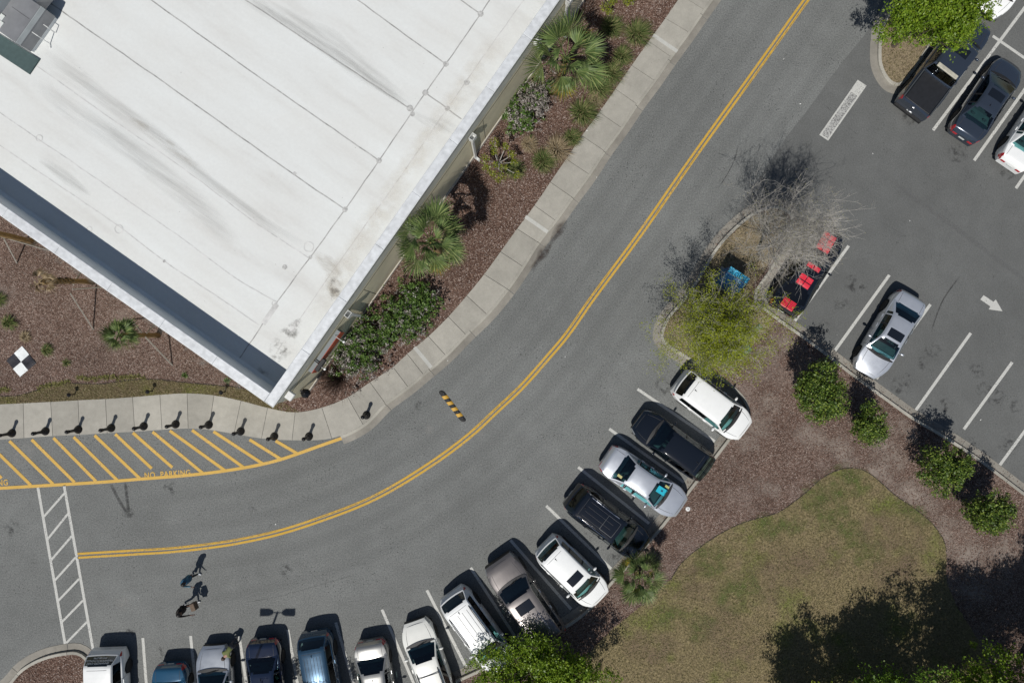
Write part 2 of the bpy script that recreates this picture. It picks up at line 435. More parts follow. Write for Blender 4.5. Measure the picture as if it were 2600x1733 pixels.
# ------------------------------------------------------------------ kerbs
def cum(pts):
    L = [0.0]
    for a, b in zip(pts[:-1], pts[1:]): L.append(L[-1] + (b - a).length)
    return L
def cut(pts, a, b):
    L = cum(pts); out = []
    def at(d):
        for i in range(len(L) - 1):
            if L[i + 1] >= d - 1e-9:
                t = (d - L[i]) / max(L[i + 1] - L[i], 1e-9); return pts[i].lerp(pts[i + 1], min(max(t, 0), 1))
        return pts[-1]
    out.append(at(a))
    for p, l in zip(pts, L):
        if a + 0.02 < l < b - 0.02: out.append(p)
    out.append(at(b)); return out
def sweep(mb, pts, prof):
    rows = [[q + Vector((0, 0, z)) for q in offset(pts, d)] for (d, z) in prof]
    n = len(pts); m = len(prof); base = len(mb.v)
    for r in rows: mb.v += [tuple(p) for p in r]
    for k in range(m):
        k2 = (k + 1) % m
        for i in range(n - 1): mb.f.append((base + k * n + i, base + k2 * n + i, base + k2 * n + i + 1, base + k * n + i + 1))
    mb.f.append(tuple(base + k * n for k in range(m))[::-1]); mb.f.append(tuple(base + k * n + n - 1 for k in range(m)))
def kerb(name, label, pts, side, top=0.15, tw=0.17, gw=0.40, seg=3.05, start=0.0, gz=0.012):
    """pts run along the kerb face; side +1 = bed on the left of travel"""
    root = empty(name, pts[0]); tag(root, label, kind='structure')
    inv = Matrix.Translation(-pts[0])
    L = cum(pts)[-1]; d = start
    if start > 0: d = start - seg
    while d < L - 0.05:
        a, b = max(d, 0), min(d + seg, L)
        if b - a > 0.12:
            pp = [p - pts[0] for p in cut(pts, a + 0.012, b - 0.012)]
            m = MB(); s = side
            prof = [(0, -0.04), (0, top - 0.03), (s * 0.02, top), (s * (tw - 0.01), top + 0.004), (s * tw, top - 0.01), (s * tw, -0.04)]
            if s < 0: prof = prof
            sweep(m, pp, prof if s > 0 else prof[::-1]); m.build('kerb_stone', M['conc_pale'], root)
            if gw:
                m = MB(); prof = [(0, -0.04), (0, gz), (-s * gw, gz + 0.006), (-s * gw, -0.04)]
                sweep(m, pp, prof[::-1] if s > 0 else prof); m.build('gutter_slab', M['gutter'], root)
        d += seg
    return root

BED = [(1040, 1770), (1100, 1747), (1200, 1703), (1300, 1655), (1400, 1605), (1487, 1546), (1548, 1475), (1600, 1420), (1647, 1367), (1678, 1330), (1748, 1239), (1849, 1108), (1883, 1062), (1893, 1040), (1882, 1012), (1850, 980), (1800, 945), (1743, 911), (1688, 875), (1676, 856), (1678, 837), (1694, 802), (1728, 764), (1766, 710), (1812, 634), (1847, 592), (1900, 546), (1935, 528), (1975, 524), (2008, 542), (2013, 575), (1992, 630), (1958, 688), (1922, 742), (1920, 763), (1938, 777), (1969, 802), (2045, 856), (2175, 955), (2267, 1022), (2309, 1052), (2451, 1139), (2600, 1250), (2760, 1370)]
bedc = catmull(PX(BED), 0.3)
kerb('planting_bed_kerb', 'pale concrete kerb and gutter round the big planting bed', bedc, -1)
def loc_of(pts, q):   # index nearest
    return min(range(len(pts)), key=lambda i: (pts[i] - q).length)
bed_poly = bedc + PX([(2760, 2200), (1040, 2200)])
bed_o = poly_obj('mulch_bed', bed_poly, M['mulch2'], z=0.11)
tag(bed_o, 'brown bark mulch of the big planting bed', kind='structure')
# pale soil of the island with the two small trees
isl = catmull(PX([(1745, 906), (1690, 870), (1682, 850), (1690, 815), (1730, 768), (1770, 712), (1815, 640), (1850, 598), (1905, 552), (1960, 534), (1995, 550), (1998, 580), (1975, 632), (1935, 695), (1900, 745), (1930, 790), (1960, 820), (1930, 850), (1900, 890), (1850, 905), (1800, 925)]), 0.4, True)
tag(poly_obj('island_soil', rag(isl, 0.08), M['island'], z=0.116), 'thin grass and pale soil under the leafing tree', kind='structure')
LAWN = [(1440, 1790), (1462, 1715), (1500, 1650), (1570, 1580), (1640, 1525), (1701, 1468), (1723, 1433), (1766, 1394), (1831, 1350), (1900, 1319), (1970, 1300), (2004, 1279), (2044, 1248), (2083, 1213), (2118, 1194), (2144, 1187), (2179, 1188), (2205, 1200), (2235, 1224), (2270, 1255), (2314, 1285), (2353, 1316), (2379, 1346), (2394, 1372), (2401, 1411), (2399, 1451), (2415, 1510), (2460, 1590), (2520, 1690), (2560, 1800)]
lawnc = catmull(PX(LAWN), 0.3)
lawn_o = poly_obj('lawn', rag(lawnc, 0.06) + PX([(2560, 2150), (1440, 2150)]), M['lawn'], z=0.118)
tag(lawn_o, 'tan dormant lawn with green patches', kind='structure')
m = MB(); li = loc_of(lawnc, P(1701, 1468)); lj = loc_of(lawnc, P(2401, 1411))
m.ribbon([Vector((p.x, p.y, 0.123)) for p in lawnc[li:lj]], 0.045); e = m.build('lawn_edging', M['dark_edge'])
tag(e, 'thin dark trench edging round the lawn', kind='structure')

SOIL = decal('pale_soil', (0.33, 0.275, 0.235, 1), 0.34, 0.66, 0.9, 0.75)
def soil(px, py, r, el=1.5, z=0.1135):
    c = P(px, py); n = 11; a = rnd.uniform(-.9, -.3)
    pts = [c + Matrix.Rotation(a, 3, 'Z') @ Vector(((t / (n - 1) - 0.5) * 2 * r * el, rnd.uniform(-.15, .15) * r, 0)) for t in range(n)]
    stain('bare_soil', pts, [2 * r * math.sqrt(max(0.02, 1 - (2 * t / (n - 1) - 1) ** 2)) for t in range(n)], SOIL, bed_o, z)
SOILS = ((2255, 1150, 1.0), (2240, 1215, .9), (2330, 1262, 1.0), (2290, 1090, .7), (2420, 1370, 1.3), (2500, 1440, 1.2), (2560, 1390, .9), (2460, 1490, 1.0), (1925, 1075, .7), (1895, 1125, .6), (1950, 1020, .6), (2060, 1110, .8), (2000, 870, .8), (1950, 900, .6), (1950, 1235, .6), (2140, 1145, .8))
# small island, top right
isl2 = catmull(PX([(2330, -160), (2285, -40), (2263, 15), (2246, 46), (2233, 73), (2229, 100), (2227, 132), (2229, 165), (2241, 195), (2260, 216), (2283, 220), (2313, 191), (2342, 147), (2420, 22), (2480, -80)]), 0.3)
kerb('small_island_kerb', 'rounded concrete kerb of the island under the green tree', isl2, 1)
tag(poly_obj('small_island_soil', isl2, M['island'], z=0.11), 'pale gravelly soil of the small kerbed island', kind='structure')
# corner island, bottom left
isl3 = catmull(PX([(-60, 1800), (22, 1733), (57, 1695), (109, 1666), (174, 1651), (200, 1651), (222, 1664), (234, 1690), (240, 1733), (246, 1800)]), 0.3)
kerb('corner_island_kerb', 'curved concrete kerb of the mulch corner beside the white van', isl3, -1)
tag(poly_obj('corner_mulch', isl3, M['mulch'], z=0.11), 'brown mulch inside the curved corner kerb', kind='structure')

# ------------------------------------------------------------------ sidewalk
J = [((-140, 1032), (-140, 1122)), ((-70, 1029), (-70, 1118)), ((-5, 1026), (-3, 1115.5)), ((60, 1023), (62, 1111)), ((129.5, 1019.5), (135, 1106)), ((199, 1015.5), (203, 1103)), ((268.6, 1012), (273, 1098.5)), ((337.4, 1007.5), (343, 1095)), ((406.7, 1001.5), (412, 1090)), ((475.7, 998), (478.5, 1087)), ((544, 1003), (531, 1090)), ((612.5, 1016.6), (594.7, 1100.5)), ((680, 1034.5), (664.6, 1112)), ((750, 1046), (742, 1116.5)), ((817.7, 1034), (843, 1111.5)), ((884, 1007.5), (923, 1076)), ((940.6, 969.5), (979, 1022)), ((999, 931), (1036, 980)), ((1035, 898), (1074.5, 947.8)), ((1088.5, 853.5), (1131, 900)), ((1139, 804), (1181.7, 848)), ((1185.5, 751), (1235, 796.6)), ((1229.6, 697), (1287, 733.3)), ((1271, 640), (1326, 676)), ((1313, 582), (1364.6, 615)), ((1357, 523), (1408.6, 560)), ((1397, 464), (1450.7, 501)), ((1437, 405.6), (1493.6, 443)), ((1477, 346.8), (1532, 384)), ((1520.6, 287.6), (1575, 325)), ((1561.7, 228.9), (1614.5, 265.6)), ((1602.8, 169), (1658.5, 206)), ((1646, 108), (1700, 146)), ((1688, 50), (1745, 84)), ((1728, -8), (1784, 27)), ((1770, -66), (1826, -32)), ((1812, -124), (1868, -92))]
def swz(x):   # flush with the road by the bollards, kerb height along the curve
    t = min(max((x - 800) / 160.0, 0), 1); t = t * t * (3 - 2 * t); return 0.035 + 0.115 * t
back = catmull([P(*a, 0) for a, b in J], 0.25); front = catmull([P(*b, 0) for a, b in J], 0.25)
sw = empty('sidewalk'); tag(sw, 'pale concrete sidewalk in jointed slabs along the building', kind='structure')
def seg_between(curve, p, q):
    i, j = loc_of(curve, p), loc_of(curve, q); pts = curve[i:j + 1]
    return pts if len(pts) > 1 else [p, q]
for k in range(len(J) - 1):
    b0, f0 = P(*J[k][0]), P(*J[k][1]); b1, f1 = P(*J[k + 1][0]), P(*J[k + 1][1])
    B = seg_between(back, b0, b1); F = seg_between(front, f0, f1)
    n = 7
    def rs(pts):
        L = cum(pts)[-1]; return [cut(pts, L * t / (n - 1), L)[0] for t in range(n)]
    B, F = rs(B), rs(F)
    m = MB(); gp = 0.011
    top = []
    for t in range(n):
        a, b = B[t], F[t]
        if t == 0: a = a + (B[1] - B[0]).normalized() * gp; b = b + (F[1] - F[0]).normalized() * gp
        if t == n - 1: a = a - (B[-1] - B[-2]).normalized() * gp; b = b - (F[-1] - F[-2]).normalized() * gp
        za = swz(a.x * PPM + 1300); zb = swz(b.x * PPM + 1300)
        top.append((Vector((a.x, a.y, za)), Vector((b.x, b.y, zb))))
    base = 0
    for a, b in top: m.v += [tuple(a), tuple(b), (a.x, a.y, -0.05), (b.x, b.y, -0.05)]
    for t in range(n - 1):
        i = 4 * t; j = i + 4
        m.f += [(i, i + 1, j + 1, j), (i + 2, i, j, j + 2), (i + 1, i + 3, j + 3, j + 1)]
    m.f += [(0, 2, 3, 1), (4 * n - 4, 4 * n - 3, 4 * n - 1, 4 * n - 2)]
    m.build('paving_slab', M['conc'], sw)
for (a, b) in (((1657, 92), (1718, 134)), ((1334, 551), (1390, 590)), ((1053.5, 880.8), (1096, 932))):
    pa, pb = P(*a), P(*b); pa.z = swz(a[0]) + 0.004; pb.z = swz(b[0]) + 0.004
    m = MB(); m.ribbon([pa, pb], 0.20); m.build('expansion_strip', M['strip'], sw)
# kerb and gutter along the sidewalk (face 0.14 m outside the slab edge)
fi = loc_of(front, P(862, 1108)); fpts = front[fi:]
kroot = empty('sidewalk_kerb'); tag(kroot, 'narrow concrete kerb and gutter between sidewalk and road', kind='structure')
L = cum(fpts)[-1]; d = 0.0
while d < L - 0.1:
    pp = cut(fpts, d + 0.012, min(d + 3.05, L) - 0.012)
    hz = [swz(p.x * PPM + 1300) + 0.003 for p in pp]
    m = MB(); rows = []
    for (dd, zz) in ((-0.004, None), (-0.14, 0), (-0.16, -0.03), (-0.16, -9)):
        o = offset(pp, dd); rows.append([Vector((q.x, q.y, (h if zz is None or zz == 0 else (max(h + zz, 0.013) if zz > -5 else -0.04)))) for q, h in zip(o, hz)])
    n = len(pp)
    for r in rows: m.v += [tuple(q) for q in r]
    for k in range(3):
        for i in range(n - 1): m.f.append((k * n + i, (k + 1) * n + i, (k + 1) * n + i + 1, k * n + i + 1))
    m.build('kerb_stone', M['conc_pale'], kroot)
    m = MB(); o1 = offset(pp, -0.16); o2 = offset(pp, -0.50)
    m.v += [(q.x, q.y, 0.012) for q in o1] + [(q.x, q.y, 0.016) for q in o2] + [(q.x, q.y, -0.04) for q in o2]
    for i in range(n - 1): m.f += [(i, n + i, n + i + 1, i + 1), (n + i, 2 * n + i, 2 * n + i + 1, n + i + 1)]
    m.build('gutter_slab', M['gutter'], kroot)
    d += 3.05
# dirt washed into the gutter, bare soil in the bed
DEC = decal('gutter_dirt', (0.045, 0.030, 0.024, 1), 0.36, 0.6, 1.6, 0.7)
def stain(name, pts, w, mat, parent=None, z=None, fade_ends=True):
    pts = [Vector(p) for p in pts]; me = MB(); n = len(pts)
    W = w if hasattr(w, '__len__') else [w] * n
    nn = 5; fades = []
    offs = [[] for _ in range(nn)]
    for j in range(nn):
        fr = -1 + 2 * j / (nn - 1)
        o = offset(pts, 1.0)
        for i in range(n):
            q = pts[i] + (o[i] - pts[i]) * (fr * W[i] / 2); offs[j].append(q)
    for j in range(nn):
        for i in range(n):
            q = offs[j][i]; me.v.append((q.x, q.y, q.z if z is None else z))
            e = 1.0
            if fade_ends: e = min(1, i / max(1, n * 0.15), (n - 1 - i) / max(1, n * 0.15))
            fades.append((1 - abs(-1 + 2 * j / (nn - 1)) ** 2) * e)
    for j in range(nn - 1):
        for i in range(n - 1): me.f.append((j * n + i, j * n + i + 1, (j + 1) * n + i + 1, (j + 1) * n + i))
    mesh = me.mesh(name, mat); at = mesh.attributes.new('fade', 'FLOAT', 'POINT'); at.data.foreach_set('value', fades)
    return link(name, mesh, parent)
for i_, (x_, y_, r_) in enumerate(SOILS): soil(x_, y_, r_, 1.5, 0.1135 + i_ * 0.0003)
stain('dirt_film', catmull(PX([(1440, 555), (1420, 583), (1395, 620), (1370, 655), (1345, 690)]), 0.3), [0.3 + 0.35 * math.sin(i * 0.5) ** 2 for i in range(len(catmull(PX([(1440, 555), (1420, 583), (1395, 620), (1370, 655), (1345, 690)]), 0.3)))], DEC, kroot, z=0.022)

# ------------------------------------------------------------------ mulch beside the building, grass verge
bk = lambda pts: [Vector((p.x, p.y, swz(p.x * PPM + 1300) - 0.015)) for p in pts]
i0, i1 = loc_of(back, P(700, 1040)), len(back) - 1
east = bk(back[i0:]) + [Vector((p.x, p.y, 0.12)) for p in PX([(1500, -400), (1100, 200), (700, 900)])]
tag(poly_obj('wall_side_mulch', east, M['mulch']), 'dark red-brown bark mulch between wall and sidewalk', kind='structure')
EDG = [(-120, 1003), (0, 1005), (46, 1004), (71, 997), (102, 988), (129, 979), (153, 974.5), (184, 972.7), (238, 974.5), (265, 973.6), (306, 967.7), (333, 964), (400, 963), (471, 970.7), (566, 979), (619, 985.7), (660, 996), (700, 1010)]
edc = catmull(PX(EDG), 0.25)
verge = bk(back[:loc_of(back, P(757, 1046)) + 1]) + [Vector((p.x, p.y, 0.025)) for p in edc[::-1]]
tag(poly_obj('grass_verge', verge, M['verge']), 'thin patchy grass strip between mulch and sidewalk', kind='structure')
west = [Vector((p.x, p.y, 0.02)) for p in edc] + [Vector((p.x, p.y, 0.02)) for p in PX([(900, 900), (500, 500), (-200, 100)])]
tag(poly_obj('palm_bed_mulch', west, M['mulch2'], z=0.018), 'pinkish brown bark mulch under the staked palms', kind='structure')
m = MB(); m.ribbon([Vector((p.x, p.y, 0.031)) for p in edc], 0.05)
tag(m.build('verge_edging', M['dark_edge']), 'thin dark edging between mulch and verge', kind='structure')

# ------------------------------------------------------------------ painted markings (parts of road and lot)
CL = [(197, 1410), (330, 1402), (442, 1395), (553, 1382), (600, 1374.5), (700, 1353), (800, 1322), (950, 1263), (1100, 1173.5), (1198, 1100), (1256, 1046), (1323, 983), (1396, 901), (1439, 850), (1500, 763), (1620.5, 600), (1760, 400), (1904, 200), (2047, 0), (2190, -200)]
cl = catmull(PX(CL), 0.4)
for s in (1, -1):
    m = MB(); m.ribbon([Vector((p.x, p.y, 0.009)) for p in offset(cl, s * 0.105)], 0.125); m.build('centre_line', M['yellow'], road)
def line(a, b, w, mat, parent, z, name):
    m = MB(); m.ribbon([P(*a) + Vector((0, 0, z)), P(*b) + Vector((0, 0, z))], w); return m.build(name, mat, parent)
STALL = [((1618.6, 987), (1815, 1120)), ((1547, 1088), (1747, 1231)), ((1468, 1185), (1648, 1328)), ((1387, 1283), (1553, 1444)), ((1296, 1370), (1450, 1545)), ((1195, 1440), (1310, 1618)), ((1084, 1497), (1185, 1695)), ((970, 1546), (1062, 1760)), ((852.6, 1579), (905, 1760)), ((731, 1597), (761, 1765)), ((607.6, 1614), (630, 1765)), ((484, 1612.7), (500, 1765)), ((362.8, 1618), (374, 1765))]
for a, b in STALL: line(a, b, 0.155, M['white'], road, 0.009, 'stall_line')
for a, b in (((96.7, 1237), (165.5, 1633)), ((163, 1231), (237, 1650))): line(a, b, 0.15, M['white'], road, 0.009, 'crosswalk_line')
for a, b in (((378, 460), (258, 597)), ((398, 580), (278, 730)), ((420, 710), (300, 850)), ((442, 835), (320, 970)), ((462, 960), (340, 1088)), ((485, 1085), (360, 1213)), ((508, 1210), (388, 1333))):
    line((a[0] / 2.296, 1050 + a[1] / 2.296), (b[0] / 2.296, 1050 + b[1] / 2.296), 0.115, M['white'], road, 0.0125, 'crosswalk_rung')
m = MB(); m.ribbon(catmull(PX([(-140, 1246), (0, 1238.6), (96, 1233), (261, 1223), (355, 1215.5), (514, 1202), (618.5, 1187), (669, 1177), (712, 1166), (755, 1151.6), (810, 1132), (880, 1107.6)], 0.009), 0.3), 0.17)
m.build('no_parking_line', M['yellow2'], road)
for a, b in (((-150, 215), (10, 375)), ((-75, 165), (180, 415)), ((55, 158), (310, 408)), ((185, 150), (435, 398)), ((312, 140), (560, 392)), ((430, 135), (685, 387)), ((552, 125), (818, 378)), ((672, 118), (885, 318)), ((775, 110), (1005, 312)), ((890, 105), (1185, 347)), ((990, 98), (1315, 332)), ((1120, 95), (1425, 315)), ((1245, 103), (1535, 292)), ((1455, 150), (1637, 263)), ((1607, 157), (1735, 232))):
    line((a[0] / 2.296, 1050 + a[1] / 2.296), (b[0] / 2.296, 1050 + b[1] / 2.296), 0.165, M['yellow2'], road, 0.0125, 'no_parking_stripe')
def text_mesh(body, size, mat, name, align='LEFT', space=1.0):
    cu = bpy.data.curves.new(name, 'FONT'); cu.body = body; cu.size = size; cu.align_x = align; cu.space_character = space; cu.offset = 0.02 * size
    o = bpy.data.objects.new(name, cu); col.objects.link(o)
    dg = bpy.context.evaluated_depsgraph_get(); me = bpy.data.meshes.new_from_object(o.evaluated_get(dg))
    bpy.data.objects.remove(o); bpy.data.curves.remove(cu)
    me.materials.clear(); me.materials.append(mat); me.name = name; return me
for (x, y) in ((367, 1213), (-96, 1238)):
    me = text_mesh('NO  PARKING', 0.43, M['yellow2'], 'no_parking_lettering', space=1.12)
    xs = [v.co.x for v in me.vertices]; k = 2.50 / (max(xs) - min(xs))
    link('no_parking_lettering', me, road, P(x, y) + Vector((0, 0, 0.0145)), (0, 0, R(3.9)), (k, 1, 1))
for a, b in (((2605, 15), (2368.8, 331)), ((2660, 145), (2473, 407.6)), ((2700, 305), (2579, 478)), ((2520, 92), (2720, 230)), ((2154.5, 624), (2013.7, 819.6)), ((2257.8, 698), (2118, 892)), ((2362, 772.5), (2225, 961)), ((2464.5, 845), (2324.8, 1041)), ((2569.7, 919), (2447, 1089)), ((2675, 993), (2538, 1180)), ((2700, -115), (2605, 15))):
    line(a, b, 0.165 if a != (2520, 92) else 0.15, M['white'], lot, 0.014 if a != (2520, 92) else 0.0175, 'stall_line')
# stop bar: outlined, worn through in the middle
sb = PX([(2177.5, 203), (2200, 218), (2101, 358), (2080, 342.5)])
u_ = (sb[3] - sb[0]).normalized(); w_ = (sb[1] - sb[0]).normalized(); Ls = (sb[3] - sb[0]).length; Ws = (sb[1] - sb[0]).length
def bar(a0, a1, b0, b1, mat, z, name='stop_bar'):
    m = MB(); m.quad(*[sb[0] + u_ * a + w_ * b + Vector((0, 0, z)) for a, b in ((a0, b0), (a1, b0), (a1, b1), (a0, b1))]); m.build(name, mat, lot)
bar(0, Ls, 0, 0.09, M['white'], 0.014); bar(0, Ls, Ws - 0.09, Ws, M['white'], 0.014); bar(0, 0.75, 0.0901, Ws - 0.0901, M['white'], 0.014); bar(Ls - 0.09, Ls, 0.0901, Ws - 0.0901, M['white'], 0.014)
bar(0.7501, Ls - 0.0901, 0.0902, Ws - 0.0902, M['white_worn'], 0.012, 'worn_stop_bar')
poly_obj('direction_arrow', PX([(2497, 749), (2522, 766), (2528, 760), (2545, 790), (2510, 785), (2514, 777.5), (2488.6, 760)]), M['white'], lot, z=0.014)
# oil spots, skid marks and seams
OIL = decal('oil_film', (0.03, 0.03, 0.031, 1), 0.48, 0.66, 3.2, 0.55)
SKID = decal('skid_film', (0.025, 0.025, 0.026, 1), 0.25, 0.6, 5.0, 0.55)
PALE = decal('pale_film', (0.36, 0.35, 0.33, 1), 0.4, 0.7, 5.0, 0.5)
def spot(px, py, r, mat, parent, z, el=1.0):
    c = P(px, py); n = 9
    pts = [c + Vector(((t / (n - 1) - 0.5) * 2 * r * el, rnd.uniform(-0.1, 0.1) * r, 0)) for t in range(n)]
    W = [2 * r * math.sqrt(max(0.02, 1 - (2 * t / (n - 1) - 1) ** 2)) for t in range(n)]
    a = rnd.uniform(0, 6.28); pts = [c + Matrix.Rotation(a, 3, 'Z') @ (p - c) for p in pts]
    stain('oil_stain', pts, W, mat, parent, z)
for (x, y, r) in ((2165, 720, .55), (2190, 735, .35), (2285, 985, .6), (2300, 965, .4), (2400, 1030, .5), (2480, 940, .5), (2500, 990, .5), (2530, 1005, .6), (2560, 1125, .6), (2460, 1130, .5), (2370, 890, .5), (2340, 920, .4), (2580, 1030, .4), (2135, 770, .4), (2090, 830, .4), (2310, 300, .5), (2430, 390, .6), (2560, 435, .5)):
    spot(x, y, r, OIL, lot, 0.0065)
for (x, y, r) in ((1690, 980, .6), (415, 1655, .45), (1560, 1415, .5), (1065, 1030, .3), (725, 1450, .4), (325, 1300, .35), (330, 1605, .3), (640, 1290, .3), (1680, 1150, .3), (850, 1190, .2), (1770, 470, .18), (1560, 390, .15), (30, 1340, .5), (430, 1240, .4)):
    spot(x, y, r, OIL, road, 0.0045)
for (x, y, r) in ((310, 1530, .45), (1215, 1085, .6), (1090, 1090, .3), (60, 1150, .8), (340, 1115, .5)): spot(x, y, r, PALE, road, 0.0046)
for pts, w in (([(2438, 700), (2415, 730), (2395, 760), (2378, 800), (2363, 845)], .10), ([(1875, 365), (1865, 405), (1845, 445), (1822, 480)], .07)):
    stain('skid_mark', catmull(PX(pts), 0.2), w, SKID, lot if pts[0][0] > 2000 else road, 0.0066 if pts[0][0] > 2000 else 0.0047)
for pts, w in (([(280, 1225), (300, 1265), (315, 1290), (328, 1310)], .22), ([(318, 1220), (322, 1260), (328, 1308)], .22)): stain('skid_mark', catmull(PX(pts), 0.2), w, SKID, road, 0.0047)
CRK = decal('crack_seal', (0.05, 0.05, 0.05, 1), 0.4, 0.6, 3.0, 0.6)
for pts, w in (([(600, 1533), (720, 1510), (830, 1478), (930, 1450)], .03), ([(2085, 265), (2098, 270), (2112, 285)], .05), ([(2150, 320), (2180, 345)], .03), ([(-20, 1440), (180, 1418)], .02), ([(2230, 560), (2300, 600), (2260, 590)], .02)):
    stain('crack', catmull(PX(pts), 0.15), w, CRK, road if pts[0][0] < 2000 else lot, 0.0048 if pts[0][0] < 2000 else 0.0067)
# rougher overlay strip across the lot
tag(stain('old_patch', catmull(PX([(2255, 450), (2330, 510), (2430, 580), (2520, 650), (2640, 735)]), 0.5), 0.35, decal('lot_seam', (0.16, 0.16, 0.16, 1), 0.3, 0.7, 4.0, 0.4), lot, 0.0064))
WT = decal('wheel_track', (0.085, 0.088, 0.087, 1), 0.30, 0.75, 0.9, 0.15, 5)
WT2 = decal('polished_track', (0.215, 0.22, 0.215, 1), 0.30, 0.75, 0.8, 0.14, 5)
for k_, (o_, w_t, mt_) in enumerate(((1.1, .8, WT), (2.85, .8, WT), (-1.1, .8, WT), (-2.85, .8, WT), (1.95, .7, WT2), (-1.95, .7, WT2), (-5.2, 1.3, WT2), (4.3, .9, WT2))):
    stain('wheel_track', offset(cl, o_), w_t, mt_, road, 0.0020 + k_ * .0002)
CHIP = decal('paint_chip', (0.11, 0.11, 0.105, 1), 0.42, 0.55, 4.0, 0.95, 4)
Lc_ = cum(cl)[-1]
for (a_, b2, o_) in ((.05, .20, .12), (.22, .30, .10), (.40, .46, .10), (.52, .60, .11), (.66, .74, -.09), (.80, .92, -.12), (.93, .97, .11)):
    stain('paint_wear', offset(cut(cl, a_ * Lc_, b2 * Lc_), o_), .035, CHIP, road, 0.0115)
GP = decal('green_patch', (0.10, 0.135, 0.03, 1), 0.38, 0.62, 1.6, 0.7, 7); BP = decal('worn_turf', (0.215, 0.155, 0.105, 1), 0.38, 0.66, 1.1, 0.6, 7)
for k_, (x, y, r_, mt_) in enumerate(((2130, 1222, .9, GP), (2175, 1225, .7, GP), (2065, 1262, .8, GP), (2290, 1292, .5, GP), (2160, 1350, .8, GP), (2205, 1405, .8, GP), (1945, 1335, .7, GP), (1800, 1420, .9, GP), (1780, 1590, .8, GP), (2000, 1330, .7, GP), (2110, 1300, .9, GP), (1870, 1500, 1.2, GP), (1700, 1560, .8, GP), (2330, 1310, .6, GP), (2240, 1345, 1.2, BP), (2310, 1370, 1.0, BP), (1980, 1450, 1.5, BP), (1850, 1620, 1.6, BP), (1650, 1640, 1.2, BP), (2080, 1420, 1.2, BP), (2250, 1460, 1.3, BP), (1760, 1480, 1.0, BP), (2320, 1440, .9, BP))):
    c = P(x, y); n = 11; a = rnd.uniform(0, 3.1); pts = [c + Matrix.Rotation(a, 3, 'Z') @ Vector(((t / (n - 1) - 0.5) * 2.6 * r_, rnd.uniform(-.15, .15) * r_, 0)) for t in range(n)]
    stain('turf_patch', pts, [2 * r_ * math.sqrt(max(0.02, 1 - (2 * t / (n - 1) - 1) ** 2)) for t in range(n)], mt_, lawn_o, 0.1185 + k_ * .0001)
# litter specks
litter = MB()
for (x, y) in ((2032, 264), (2216, 390), (1515, 450), (1137, 915), (352, 1518), (2125, 850), (2003, 430), (2160, 1010), (2490, 1065), (1435, 905), (700, 1330), (2310, 560), (1990, 150), (1490, 332)):
    c = P(x, y, 0.02) if y != 332 else P(x, y, 0.15); a = rnd.uniform(0, 3); s = rnd.uniform(.02, .04)
    d1 = Vector((math.cos(a), math.sin(a), 0.15)) * s; d2 = Vector((-math.sin(a), math.cos(a), 0)) * s * 0.5
    litter.quad(c - d1 - d2, c + d1 - d2, c + d1 + d2 + Vector((0, 0, .02)), c - d1 + d2)
tag(litter.build('litter', simple('paper_scrap', (0.7, 0.7, 0.68, 1), 0.8)), 'tiny white paper scraps on the asphalt', 'litter', kind='stuff')
# ------------------------------------------------------------------ the building
ZC, ZR = 5.40, 3.85
CN = P(692, 1032, ZC); CN.z = 0
BU = Vector((0.5754, 0.8178, 0)); BV = Vector((-0.8178, 0.5754, 0))
BM = Matrix(((BU.x, BV.x, 0, CN.x), (BU.y, BV.y, 0, CN.y), (0, 0, 1, 0), (0, 0, 0, 1)))
def AB(px, py, z):   # photo pixel at height z -> building coordinates (a along the long wall, b into the roof)
    q = P(px, py, z) - CN; return q.x * BU.x + q.y * BU.y, q.x * BV.x + q.y * BV.y
bld = empty('flat_roofed_building', CN, math.atan2(BU.y, BU.x)); tag(bld, 'flat white-roofed building with olive stucco walls and parapet', 'building')
LA, LB = 48.0, 42.0
def stucco(name, c):
    m, nt, b = nmat(name); v = pos(nt); g = N(nt, 'ShaderNodeNewGeometry')
    n1 = noise(nt, v, 0.8, 5, 0.65); n2 = noise(nt, v, 40, 2)
    k = lambda f: tuple(x * f for x in c[:3]) + (1,)
    c0 = ramp(nt, n1, [(0.3, k(0.85)), (0.7, k(1.1))])
    nt.links.new(c0, b.inputs['Base Color']); b.inputs['Roughness'].default_value = 0.9; bump(nt, b, n2, 0.3, 0.01); return m
M['stucco'] = stucco('olive_stucco', (0.68, 0.62, 0.44, 1))
M['stucco_dk'] = stucco('parapet_stucco', (0.55, 0.55, 0.48, 1))
M['plinth'] = stucco('plinth', (0.45, 0.42, 0.37, 1))
